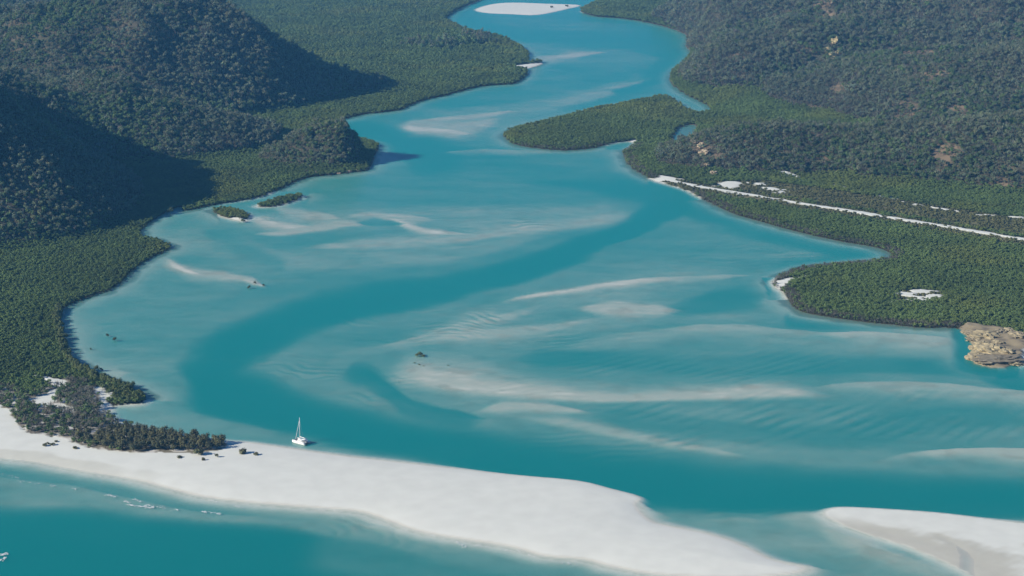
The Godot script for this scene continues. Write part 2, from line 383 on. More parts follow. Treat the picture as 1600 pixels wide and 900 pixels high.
# ------------------------------------------------------------------ outlines, in chart coordinates
var LEFT_SHORE := [780, -15, 750, 0, 722, 12, 702, 23, 698, 33, 717, 43, 740, 50, 783, 60, 806, 70, 826, 84, 824, 98, 822, 116, 813, 125, 800, 131, 750, 135, 700, 148, 667, 155, 643, 163, 627, 171, 600, 175, 560, 180, 517, 193, 490, 206, 500, 214, 548, 216, 580, 222, 593, 230, 582, 243, 575, 263, 557, 268, 517, 273, 477, 278, 430, 298, 400, 309, 333, 320, 290, 329, 283, 323, 266, 328, 240, 343, 223, 356, 219, 370, 240, 374, 266, 386, 247, 397, 213, 417, 197, 433, 173, 452, 140, 463, 97, 482, 90, 497, 98, 523, 107, 557, 127, 575, 153, 589, 180, 600, 226, 620, 220, 630, 190, 632, 172, 638, 176, 656, 234, 673, 289, 682, 349, 689, 400, 693, 533, 712, 667, 727, 800, 742, 900, 751, 950, 763, 1000, 777, 992, 787, 1003, 803, 1027, 818, 1100, 833, 1150, 848, 1200, 872, 1233, 882, 1258, 887, 1233, 896, 1150, 902, 1067, 899, 1007, 894, 950, 883, 910, 873, 850, 868, 800, 854, 700, 838, 650, 828, 600, 810, 560, 798, 500, 793, 400, 785, 320, 776, 267, 763, 213, 749, 160, 740, 107, 731, 53, 721, 0, 715, -150, 700, -400, 672, -800, 640, -1400, 560, -1800, 200, -1500, 0, -900, -45, 0, -48, 900, -48, 860, -28]
var RIGHT_SHORE := [943, 0, 922, 9, 908, 18, 933, 26, 963, 28, 1000, 33, 1033, 40, 1064, 50, 1077, 60, 1072, 72, 1081, 83, 1067, 100, 1051, 113, 1048, 124, 1058, 138, 1078, 151, 1103, 163, 1112, 172, 1092, 178, 1066, 168, 1042, 152, 1015, 155, 960, 165, 900, 178, 850, 190, 808, 200, 789, 210, 794, 219, 815, 228, 877, 235, 927, 231, 960, 223, 985, 221, 992, 226, 975, 237, 981, 255, 995, 267, 1020, 281, 1036, 286, 1067, 295, 1085, 304, 1110, 317, 1147, 334, 1185, 345, 1227, 357, 1267, 367, 1317, 378, 1350, 383, 1380, 390, 1394, 398, 1388, 405, 1360, 409, 1297, 414, 1260, 418, 1233, 426, 1208, 439, 1214, 450, 1226, 458, 1237, 477, 1257, 488, 1300, 496, 1350, 503, 1400, 508, 1440, 512, 1477, 512, 1500, 514, 1508, 524, 1519, 540, 1515, 560, 1533, 571, 1567, 575, 1590, 568, 1620, 572, 1760, 590, 2000, 600, 2600, 560, 2900, 200, 2400, -30, 1300, -46, 1080, -30, 1000, -16]
var POND := [1048, 224, 1060, 199, 1090, 195, 1082, 212, 1066, 225]
var BANK_NEAR_RIM := [1300, 795, 1327, 793, 1400, 797, 1467, 802, 1533, 810, 1600, 818, 1760, 836, 1900, 900, 1750, 960, 1540, 905, 1510, 893, 1465, 872, 1415, 852, 1350, 832, 1308, 815, 1290, 803]
var BANK_FAR_RIM := [743, 15, 767, 7, 800, 4, 860, 6, 905, 8, 885, 14, 840, 23, 800, 22, 760, 20]
var ISLETS := [
	[333, 329, 350, 326, 372, 329, 388, 337, 384, 345, 366, 343, 345, 337],
	[401, 322, 427, 313, 458, 305, 471, 308, 450, 317, 422, 323],
	[800, 104, 822, 99, 846, 97, 845, 101, 824, 107, 806, 109],
]

func shape_blocks() -> void:
	blocks = [new_block(-1300, 880, 2.0, 900, 2060, 0.0, 2.3), new_block(-2000, 1700, 5.0, 2060, 6000, 0.0022, 4.5)]
	var left := rounded(charted(LEFT_SHORE), true, 3)
	var right := rounded(charted(RIGHT_SHORE), true, 3)
	var near := rounded(charted(BANK_NEAR_RIM), true, 4)
	var far := rounded(charted(BANK_FAR_RIM), true, 4)
	make_hills()
	for b: Block in blocks:
		var nx := b.nx
		for r in b.ds.size():
			var d := b.ds[r]
			var v := v_of(d); var us := u_scale(d)
			for i in nx:
				var x := b.x0 + i * b.dx
				var at := r * nx + i
				var a := n1.get_noise_2d(x, d)
				var c := n1.get_noise_2d(x + 5000.0, d)
				b.u[at] = 800.0 + x * us + 22.0 * a
				b.v[at] = v + (3.0 + 0.006 * v) * c
				b.h[at] = -1.05 - 0.3 * a
		carve(b)
		add_land(b, left, LEFT_LAND, 80.0)
		add_land(b, right, RIGHT_LAND, 80.0)
		add_land(b, near, BANK_NEAR, 80.0)
		add_land(b, far, BANK_FAR, 80.0)
		for q in ISLETS: add_land(b, rounded(charted(q), true, 3), ISLET, 40.0)
		# the pond and creek behind the mangrove island
		var pond := rounded(charted(POND), true, 3)
		for r in b.ds.size():
			var cuts := crossings(pond, b.ds[r])
			if cuts.size() < 2: continue
			for i in range(int((cuts[0] - b.x0) / b.dx), int((cuts[-1] - b.x0) / b.dx) + 2):
				if inside(cuts, b.x0 + i * b.dx): b.sd[r * nx + i] = -6.0
		# zones
		var z_spit := charted([-1400, 640, -400, 655, 0, 648, 24, 657, 39, 678, 97, 689, 144, 704, 210, 711, 249, 710, 302, 712, 345, 706, 357, 697, 330, 684, 420, 670, 1000, 740, 1400, 860, 1400, 960, -1400, 960])
		var z_scrub := charted([-700, 610, -200, 612, 0, 604, 48, 622, 98, 592, 140, 600, 170, 640, 176, 657, 234, 673, 289, 682, 349, 689, 357, 697, 345, 706, 302, 712, 249, 710, 210, 711, 144, 704, 97, 689, 39, 678, 24, 657, 0, 648, -400, 655])
		var z_caz := charted([130, 672, 200, 664, 234, 673, 289, 682, 349, 688, 357, 697, 345, 706, 302, 712, 249, 710, 210, 711, 150, 702])
		for at in b.zone.size():
			b.zone[at] = WATER if b.sd[at] < 0 else MANGROVE
		for r in b.ds.size():
			for i in nx:
				var at := r * nx + i
				if b.sd[at] < 0: continue
				var x := b.x0 + i * b.dx
				var y := hill_at(x, b.ds[r]) * smoothstep(4.0, 60.0, b.sd[at] + 0.2 * y_bonus(x, b.ds[r]))
				if y > 5.0 + 3.0 * n2.get_noise_2d(x, b.ds[r]): b.zone[at] = FOREST
				if b.piece[at] == BANK_NEAR or b.piece[at] == BANK_FAR: b.zone[at] = SAND
		paint_zone(b, z_spit, SAND, 3.0)
		paint_zone(b, z_scrub, SCRUB, 4.0)
		paint_zone(b, z_caz, CASUARINA, 3.0)
		for s in [[55, 589, 72, 590, 100, 598, 107, 607, 92, 607, 76, 598], [46, 637, 50, 628, 70, 618, 90, 610, 100, 612, 84, 628, 74, 638], [84, 636, 104, 634, 124, 645, 110, 650, 92, 645], [143, 606, 160, 604, 182, 616, 172, 624, 172, 640, 178, 656, 166, 656, 152, 636], [-20, 634, 8, 638, 24, 651, 0, 654, -20, 652],
			[1018, 282, 1034, 274, 1060, 280, 1090, 291, 1098, 297, 1085, 302], [1118, 289, 1140, 285, 1166, 287, 1162, 293, 1140, 296, 1124, 294], [1177, 287, 1196, 287, 1196, 291, 1180, 292], [1192, 294, 1215, 295, 1232, 303, 1215, 303],
			[1205, 440, 1228, 436, 1266, 431, 1262, 434, 1236, 440, 1228, 452, 1220, 454], [1392, 476, 1412, 457, 1440, 454, 1472, 457, 1470, 468, 1446, 474, 1420, 472], [1568, 556, 1600, 546, 1700, 560, 1800, 600, 1580, 575],
			[955, 226, 990, 219, 998, 222, 985, 229], [800, 103, 850, 98, 850, 104, 815, 110], [352, 341, 372, 340, 392, 344, 392, 350], [434, 232, 452, 226, 456, 236, 436, 242]]:
			paint_zone(b, charted(s), SAND, 8.0)
		paint_zone(b, charted([1105, 285, 1200, 284, 1300, 298, 1400, 314, 1600, 344, 1800, 372, 1800, 405, 1600, 371, 1400, 337, 1250, 313, 1130, 298]), HEATH, 6.0)
		for s in [[1118, 289, 1140, 285, 1166, 287, 1162, 293, 1140, 296, 1124, 294], [1177, 287, 1196, 287, 1196, 291, 1180, 292], [1192, 294, 1215, 295, 1232, 303, 1215, 303]]:
			paint_zone(b, charted(s), SAND, 14.0)
		paint_line(b, charted([1060, 288, 1110, 299, 1160, 307, 1230, 319, 1300, 330, 1400, 346, 1500, 362, 1600, 379, 1760, 403]), 20.0, HEATH)
		paint_line(b, charted([1040, 281, 1075, 289, 1110, 296, 1160, 304, 1230, 316, 1300, 327, 1400, 343, 1500, 359, 1600, 376, 1760, 400]), 5.2, SAND, -0.45)
		paint_line(b, charted([1212, 273, 1260, 281, 1310, 292, 1355, 302, 1450, 325, 1520, 336, 1600, 342, 1700, 356]), 3.4, SAND, 0.0)
		paint_zone(b, charted([1500, 512, 1512, 508, 1560, 514, 1600, 526, 1640, 540, 1600, 548, 1590, 569, 1567, 578, 1530, 574, 1510, 562, 1516, 540, 1504, 524]), ROCK, 3.0)
		paint_line(b, charted([1385, 468, 1420, 462, 1480, 463]), 14.0, HEATH, 0.12)
		# heights
		for r in b.ds.size():
			var d := b.ds[r]
			for i in nx:
				var at := r * nx + i
				var s := b.sd[at]
				var x := b.x0 + i * b.dx
				if s < 0:
					# sand ripples and mega-ripples over the flats, lower in deep water
					var shallow := 0.8 / (1.0 + 0.6 * absf(b.h[at]))
					var up := 800.0 + x * u_scale(d)
					var vp := v_of(d)
					for w in RIPPLES:
						var ex: float = (up - w[0]) / w[2]
						var ey: float = (vp - w[1]) / w[3]
						var e := ex * ex + ey * ey
						if e < 1.0:
							var wob := 26.0 * n1.get_noise_2d(x * 1.7, d * 1.7) + 9.0 * n2.get_noise_2d(x * 1.1, d * 1.1)
							var ph: float = TAU * (-(x + wob) * sin(w[5]) + (d + wob) * cos(w[5])) / w[4]
							var patch := 0.5 + 1.5 * n2.get_noise_2d(x * 0.8 + 40.0, d * 0.8)
							b.h[at] += 1.6 * w[6] * (1.0 - e) * maxf(0.0, patch) * (sin(ph) + 0.3 * sin(2.0 * ph + 1.0)) * minf(1.0, absf(b.h[at]) * 2.5)
					var rip := n3.get_noise_2d(x * 0.55 + 30.0 * n1.get_noise_2d(x * 0.7, d * 0.7), d * 1.1)
					var net := absf(n2.get_noise_2d(x * 1.5 + 900.0 + 20.0 * n1.get_noise_2d(x * 2.0, d * 2.0), d * 2.1)) - 0.22
					b.h[at] += (0.15 * rip * shallow + 0.3 * net * shallow + 0.16 * n2.get_noise_2d(x * 0.5, d * 1.1) + 0.3 * absf(b.h[at]) * n1.get_noise_2d(x * 1.1 + 400.0, d * 2.0)) * minf(1.0, absf(b.h[at]) * 3.0)
					var sandy := sandy_shore(b.u[at], b.v[at])
					b.h[at] = lerpf(-0.02, b.h[at], smoothstep(0.0, 1.0, -s / (11.0 if vp < 740.0 + 0.165 * (up - 400.0) else 22.0))) if sandy else lerpf(-0.3, b.h[at], smoothstep(0.0, 1.0, -s / 40.0))
					if up > 1480.0 and up < 1592.0 and vp > 512.0 and vp < 590.0 and s > -26.0: b.h[at] -= (0.5 + 1.4 * smoothstep(26.0, 8.0, -s)) * smoothstep(1480.0, 1512.0, up) * smoothstep(26.0, 18.0, -s)
					b.h[at] = minf(b.h[at], 0.06)
				else:
					var z := b.zone[at]
					var y := 0.0
					if z == SAND or z == SCRUB or z == CASUARINA:
						y = 1.9 * (1.0 - exp(-s / 16.0)) + (0.08 * n2.get_noise_2d(x * 0.6, d * 0.6) + (0.5 * n2.get_noise_2d(x * 2.0, d * 2.0) if z != SAND else 0.0)) * smoothstep(5, 40, s)
						if b.piece[at] == BANK_NEAR: 
							y = 0.55 * (1.0 - exp(-s / 14.0)) + 0.05 * n3.get_noise_2d(x * 0.5, d * 0.9)
							var bu := 800.0 + x * u_scale(d); var bv := v_of(d)
							y -= 0.3 * smoothstep(790.0, 850.0, bv - 0.1 * (bu - 1400.0)) + 0.015 * sin(TAU * (-x * 0.6 + d * 0.8) / 6.0 + 3.0 * n2.get_noise_2d(x, d)) * smoothstep(800.0, 840.0, bv - 0.1 * (bu - 1400.0))
							y = maxf(y, 0.05)
							y -= 0.17 * exp(-pow((bu - (1470.0 + 0.9 * (bv - 838.0) + 14.0 * sin((bv - 838.0) * 0.07))) / 9.0, 2.0)) * smoothstep(828.0, 846.0, bv)
						if b.piece[at] == BANK_FAR: y *= 0.5
					else:
						y = 0.7 * (1.0 - exp(-s / 10.0))
					var hy := hill_at(x, d)
					if hy > 0.5 and b.piece[at] != BANK_NEAR:
						hy *= smoothstep(0.0, 60.0, s + 0.4 * hy) if x < -100.0 else smoothstep(0.0, 76.0, s)
						var m := smoothstep(15.0, 110.0, hy)
						y += hy + m * (26.0 * n1.get_noise_2d(x * 0.5 + 77.0, d * 0.5) + 24.0 * (0.3 - absf(n1.get_noise_2d(x * 0.85 + 0.35 * d + 700.0, d * 0.45))) + 12.0 * n2.get_noise_2d(x * 0.5, d * 0.5))
						y = maxf(y, 0.4)
					if z == ROCK: y += smoothstep(0, 14, s) * (2.5 + 2.0 * n2.get_noise_2d(x * 2.0, d * 2.0))
					b.h[at] = y

# fields of sand waves: centre u, v, half sizes, wave length, crest direction, height
var RIPPLES := [
	[1180, 660, 330, 52, 13.0, 0.75, 0.2], [1130, 572, 330, 32, 11.0, 0.7, 0.16], [980, 478, 120, 34, 11.0, 0.1, 0.09], [700, 600, 190, 48, 9.0, 0.45, 0.07],
	[720, 345, 300, 34, 16.0, 0.05, 0.1], [1060, 620, 280, 22, 8.0, 0.8, 0.05], [1130, 790, 190, 34, 12.0, -0.1, 0.16], [860, 530, 240, 40, 13.0, 0.25, 0.12],
	[1480, 650, 220, 46, 12.0, 0.9, 0.14], [640, 500, 260, 46, 12.0, -0.15, 0.14], [450, 600, 220, 60, 14.0, -0.2, 0.16], [760, 700, 400, 34, 14.0, 0.2, 0.2],
	[1150, 400, 200, 40, 14.0, 0.15, 0.12], [560, 830, 280, 40, 11.0, -0.9, 0.14], [200, 520, 150, 90, 12.0, 0.2, 0.05], [560, 400, 220, 30, 14.0, 0.1, 0.06], [1420, 850, 160, 50, 7.0, 0.5, 0.07],
]

func sandy_shore(u: float, v: float) -> bool:
	return v > 628.0 or (u > 1008.0 and u < 1098.0 and v > 268.0 and v < 312.0) or (u > 1195.0 and u < 1245.0 and v > 432.0 and v < 470.0) or (u > 1555.0 and v > 545.0) or (v < 32.0 and u > 730.0 and u < 915.0) or (u > 945.0 and u < 1000.0 and v > 216.0 and v < 234.0) or (u > 330.0 and u < 480.0 and v > 300.0 and v < 360.0)

func bare_at(x: float, d: float, nz: float) -> float:
	if x > -320.0 and x < -100.0 and d < 2700.0: return 0.0
	return (0.35 if x < -100.0 else 1.0) * smoothstep(0.3, 0.5, n1.get_noise_2d(x * 1.5 + 300.0, d * 0.9) + 0.5 * nz)

func y_bonus(x: float, d: float) -> float:
	return hill_at(x, d)

# ------------------------------------------------------------------ terrain meshes
func wanted(x: float, d: float) -> bool:
	return absf(x) < 0.335 * d + 170.0 or (x < 0.0 and x > -0.335 * d - 620.0 and d > 1700.0 and d < 3800.0)

func build_terrain() -> void:
	var names := ["seabed", "sand_spit", "sandbank", "sandbank", "left_shore_ground", "right_shore_ground", "mangrove_islet_ground"]
	var labels := ["pale sand bed of the inlet and sea under the turquoise water", "long white sand spit tapering to a point below the inlet channel", "broad pale sandbank with rippled wet edge at the lower right corner", "thin pale sandbank in the water at the top of the inlet", "ground of the left shore under its mangroves and hills", "ground of the right shore under its mangroves, heath and hills", "low sandy ground of the small mangrove islets"]
	var cols := {WATER: Color(0.515, 0.55, 0.455), SAND: Color(0.715, 0.725, 0.665), MANGROVE: Color(0.055, 0.055, 0.035), FOREST: Color(0.085, 0.08, 0.055), HEATH: Color(0.11, 0.115, 0.06), SCRUB: Color(0.22, 0.2, 0.165), CASUARINA: Color(0.2, 0.18, 0.13), ROCK: Color(0.3, 0.25, 0.165)}
	var st := []
	for k in names.size(): st.append([])
	for b: Block in blocks:
		var nx := b.nx
		var nr := b.ds.size()
		var owner := PackedByteArray()
		owner.resize(nx * nr)
		for r in nr - 1:
			for i in nx - 1:
				var at := r * nx + i
				if not wanted(b.x0 + i * b.dx, b.ds[r]):
					owner[at] = 255
					continue
				var s := maxf(maxf(b.sd[at], b.sd[at + 1]), maxf(b.sd[at + nx], b.sd[at + nx + 1]))
				if s < 0:
					owner[at] = SEABED
					continue
				var p := 0
				for q in [at, at + 1, at + nx, at + nx + 1]:
					if b.sd[q] >= 0: p = b.piece[q]
				if p == LEFT_LAND and b.zone[at] == SAND and b.ds[r] < 1400.0 and v_of(b.ds[r]) > 648.0: p = SPIT
				owner[at] = p
		for k in names.size():
			var idx := PackedInt32Array(); var map := PackedInt32Array()
			map.resize(nx * nr); map.fill(-1)
			var pos := PackedVector3Array(); var nor := PackedVector3Array(); var col := PackedColorArray()
			for r in nr - 1:
				for i in nx - 1:
					var at := r * nx + i
					if owner[at] != k: continue
					for q in [at, at + 1, at + nx, at + nx + 1]:
						if map[q] >= 0: continue
						map[q] = pos.size()
						var qi: int = q % nx
						var qr: int = q / nx
						var x := b.x0 + qi * b.dx
						var d := b.ds[qr]
						pos.append(Vector3(x, b.h[q], -d))
						var l := maxi(qi - 1, 0); var g := mini(qi + 1, nx - 1)
						var a := maxi(qr - 1, 0); var c := mini(qr + 1, nr - 1)
						var sx := (b.h[qr * nx + g] - b.h[qr * nx + l]) / ((g - l) * b.dx)
						var sd := (b.h[c * nx + qi] - b.h[a * nx + qi]) / (b.ds[c] - b.ds[a])
						nor.append(Vector3(-sx, 1.0, sd).normalized())
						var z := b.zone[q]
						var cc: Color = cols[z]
						var nz := n2.get_noise_2d(x * 1.7, d * 1.7)
						if z == FOREST:
							var bare := bare_at(x, d, nz)
							cc = cc.lerp(Color(0.26, 0.19, 0.125), bare * 0.75)
						elif z == SAND:
							if b.piece[q] == BANK_NEAR:
								cc = cc.lerp(Color(0.53, 0.52, 0.45), smoothstep(0.3, 0.14, b.h[q] + 0.12 * nz) * smoothstep(802.0, 824.0, v_of(d) - 0.08 * (800.0 + x * u_scale(d) - 1330.0)))
							else:
								cc = cc.lerp(Color(0.64, 0.63, 0.56), smoothstep(0.3, 0.12, b.h[q] + 0.06 * nz))
								var su := 800.0 + x * u_scale(d)
								if su < 300.0 and v_of(d) > 684.0: cc = cc.lerp(Color(0.6, 0.6, 0.53), smoothstep(1.25, 1.0, b.h[q] + 0.25 * nz) * smoothstep(280.0, 120.0, su + 60.0 * nz))
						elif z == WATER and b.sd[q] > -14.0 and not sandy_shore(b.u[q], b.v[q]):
							cc = cc.lerp(Color(0.2, 0.18, 0.13), smoothstep(-13.0, -7.0, b.sd[q] + 6.0 * nz))  # muddy bed beside mangroves, their shade on the water painted into the colour
						elif z == WATER and b.h[q] > -0.12:
							cc = cc.lerp(Color(0.69, 0.685, 0.58), smoothstep(-0.12, -0.02, b.h[q] + 0.03 * nz))
						elif z == WATER and b.sd[q] > -16.0:
							cc = cc.lerp(Color(0.67, 0.67, 0.58), smoothstep(-15.0, -6.0, b.sd[q] + 5.0 * nz))
						elif z == WATER: cc = cc.lerp(Color(0.45, 0.45, 0.36), smoothstep(0.0, 0.5, nz))
						elif z == SCRUB or z == CASUARINA: cc = cc.lerp(Color(0.62, 0.6, 0.55), smoothstep(0.05, 0.3, n2.get_noise_2d(x * 4.0, d * 4.0)))
						elif z == ROCK: cc = cc.lerp(Color(0.19, 0.16, 0.12), smoothstep(0.0, 0.4, n2.get_noise_2d(x * 4.0, d * 4.0)))
						elif z == HEATH: cc = cc.lerp(Color(0.2, 0.18, 0.1), smoothstep(0.0, 0.5, nz))
						var t := 1.0 + (0.012 if z == SAND else 0.05) * nz
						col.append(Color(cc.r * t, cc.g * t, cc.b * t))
					idx.append_array(PackedInt32Array([map[at], map[at + nx], map[at + 1], map[at + 1], map[at + nx], map[at + nx + 1]]))
			if idx.is_empty(): continue
			var arr := []
			arr.resize(Mesh.ARRAY_MAX)
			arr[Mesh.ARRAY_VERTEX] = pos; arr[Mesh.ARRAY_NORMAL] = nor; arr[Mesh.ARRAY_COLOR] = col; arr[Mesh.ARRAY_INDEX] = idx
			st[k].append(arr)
	for k in names.size():
		if st[k].is_empty(): continue
		var am := ArrayMesh.new()
		for arr in st[k]: am.add_surface_from_arrays(Mesh.PRIMITIVE_TRIANGLES, arr)
		for s in am.get_surface_count(): am.surface_set_material(s, M.land)
		var o := MeshInstance3D.new()
		o.name = numbered(names[k]); o.mesh = am
		add_child(o)
		tag(o, labels[k], "", "", "structure")

# ------------------------------------------------------------------ vegetation
func push_quad(pos: PackedVector3Array, nor: PackedVector3Array, col: PackedColorArray, c: Vector3, a: Vector3, b: Vector3, n: Vector3, tint: Color) -> void:
	for q in [c - a, c + a, c - b, c - a, c + b, c + a]:
		pos.append(q); nor.append(n); col.append(tint)

func crown(sd: int, leaves: int, rx: float, ry: float, cy: float, size: float, tint: Color, vary: float, lumps: int, skirt := 0.0) -> Array:
	var g := RandomNumberGenerator.new()
	g.seed = sd
	var pos := PackedVector3Array(); var nor := PackedVector3Array(); var col := PackedColorArray()
	var heads := []
	for k in lumps:
		var t := TAU * k / lumps + g.randf_range(-0.5, 0.5)
		var rr := rx * g.randf_range(0.35, 0.62) if lumps > 1 else 0.0
		heads.append([Vector3(cos(t) * rr, cy + ry * g.randf_range(-0.35, 0.45) - skirt * g.randf(), sin(t) * rr), g.randf_range(0.5, 0.68) if lumps > 1 else 1.0])
	for k in leaves:
		var hd: Array = heads[k % heads.size()]
		var dir := Vector3(g.randfn(), g.randfn() * 0.9 + 0.25, g.randfn()).normalized()
		var rad := pow(g.randf(), 0.35)
		var c: Vector3 = hd[0] + Vector3(dir.x * rx, dir.y * ry, dir.z * rx) * rad * float(hd[1])
		var n := (dir + Vector3(g.randfn(), g.randfn(), g.randfn()) * 0.3 + Vector3(0, 0.2, 0)).normalized()
		var a := n.cross(Vector3(g.randfn(), g.randfn(), g.randfn())).normalized() * size * g.randf_range(0.6, 1.25)
		var bb := n.cross(a).normalized() * size * g.randf_range(0.45, 0.95)
		var t := 1.0 + g.randf_range(-vary, vary)
		push_quad(pos, nor, col, c, a, bb, n, Color(tint.r * t * g.randf_range(0.92, 1.08), tint.g * t, tint.b * t * g.randf_range(0.9, 1.1)))
	return [pos, nor, col]

func limb(out: Array, a: Vector3, b: Vector3, ra: float, rb: float, tint: Color) -> void:
	var e := (b - a).normalized()
	var s := e.cross(Vector3(0.3, 0.1, 1.0)).normalized()
	var t := e.cross(s)
	for k in 5:
		var c0 := TAU * k / 5; var c1 := TAU * (k + 1) / 5
		var d0 := s * cos(c0) + t * sin(c0); var d1 := s * cos(c1) + t * sin(c1)
		for q in [[a + d0 * ra, d0], [b + d1 * rb, d1], [b + d0 * rb, d0], [a + d0 * ra, d0], [a + d1 * ra, d1], [b + d1 * rb, d1]]:
			out[0].append(q[0]); out[1].append(q[1]); out[2].append(tint)

func trunk_of(sd: int, height: float, r: float, limbs: int, spread: float, tint: Color) -> Array:
	var g := RandomNumberGenerator.new()
	g.seed = sd
	var out := [PackedVector3Array(), PackedVector3Array(), PackedColorArray()]
	var bend := Vector3(g.randfn() * 0.05, 0, g.randfn() * 0.05) * height
	var mid := Vector3(0, height * 0.45, 0) + bend
	limb(out, Vector3(0, -0.6, 0), mid, r, r * 0.75, tint)
	limb(out, mid, Vector3(0, height, 0) + bend * 1.6, r * 0.75, r * 0.25, tint)
	for k in limbs:
		var t := g.randf_range(0.35, 0.8)
		var base := Vector3(0, height * t, 0) + bend * (t / 0.45 if t < 0.45 else 1.0)
		var w := TAU * k / limbs + g.randf_range(-0.4, 0.4)
		limb(out, base, base + Vector3(cos(w) * spread, spread * g.randf_range(0.5, 1.2), sin(w) * spread) * g.randf_range(0.7, 1.1), r * 0.45, r * 0.12, tint)
	return out

func mesh_of(parts: Array, material: Material) -> ArrayMesh:
	var arr := []
	arr.resize(Mesh.ARRAY_MAX)
	var pos := PackedVector3Array(); var nor := PackedVector3Array(); var col := PackedColorArray()
	for p in parts:
		pos.append_array(p[0]); nor.append_array(p[1]); col.append_array(p[2])
	arr[Mesh.ARRAY_VERTEX] = pos; arr[Mesh.ARRAY_NORMAL] = nor; arr[Mesh.ARRAY_COLOR] = col
	var am := ArrayMesh.new()
	am.add_surface_from_arrays(Mesh.PRIMITIVE_TRIANGLES, arr)
	am.surface_set_material(0, material)
	return am

const BARK := Color(0.2, 0.17, 0.14)
const PALE := Color(0.42, 0.4, 0.36)
var kinds := {}

func make_kinds() -> void:
	var g1 := Color(0.115, 0.172, 0.055)
	for k in 3:
		kinds["mangrove%d" % k] = mesh_of([crown(11 + k, 260, 2.2, 2.0, 3.9, 0.33, g1, 0.15, 4, 0.8), trunk_of(21 + k, 4.5, 0.16, 3, 1.6, Color(0.16, 0.13, 0.1))], M.leaf)
		kinds["eucalypt%d" % k] = mesh_of([crown(31 + k, 190, 2.5, 2.3, 8.0, 0.36, Color(0.145, 0.175, 0.11), 0.25, 5, 1.5), trunk_of(41 + k, 9.5, 0.24, 5, 2.2, PALE)], M.leaf)
		kinds["broadleaf%d" % k] = mesh_of([crown(51 + k, 300, 2.9, 2.8, 5.0, 0.42, Color(0.092, 0.145, 0.055), 0.22, 5, 1.2), trunk_of(61 + k, 6.5, 0.25, 4, 2.0, BARK)], M.leaf)
	for k in 2:
		kinds["bare%d" % k] = mesh_of([crown(71 + k, 40, 2.2, 2.4, 5.2, 0.35, Color(0.17, 0.17, 0.14), 0.2, 4, 1.0), trunk_of(81 + k, 8.5, 0.24, 9, 2.2, Color(0.44, 0.42, 0.39))], M.leaf)
		kinds["shrub%d" % k] = mesh_of([crown(91 + k, 60, 1.3, 0.9, 0.8, 0.45, Color(0.1, 0.115, 0.055), 0.25, 3, 0.3)], M.leaf)

func forest(called: String, label: String, category: String, what: Array, places: Array) -> void:
	# places: per kind index a list of [Transform3D, Color]
	var holder := Node3D.new()
	holder.name = numbered(called)
	add_child(holder)
	tag(holder, label, category, "", "stuff")
	for k in what.size():
		if places[k].is_empty(): continue
		var mm := MultiMesh.new()
		mm.transform_format = MultiMesh.TRANSFORM_3D
		mm.use_colors = true
		mm.mesh = kinds[what[k]]
		mm.instance_count = places[k].size()
		for i in places[k].size():
			mm.set_instance_transform(i, places[k][i][0])
			mm.set_instance_color(i, places[k][i][1])
		var o := MultiMeshInstance3D.new()
		o.name = "tree_crowns" if k == 0 else "tree_crowns_%03d" % k
		o.multimesh = mm
		holder.add_child(o, true)
		o.set_meta("kind", "stuff")

func stand(x: float, y: float, d: float, s: float, tall: float) -> Transform3D:
	var bs := Basis(Vector3.UP, rng.randf() * TAU).scaled(Vector3(s, s * tall, s))
	return Transform3D(bs, Vector3(x, y, -d))

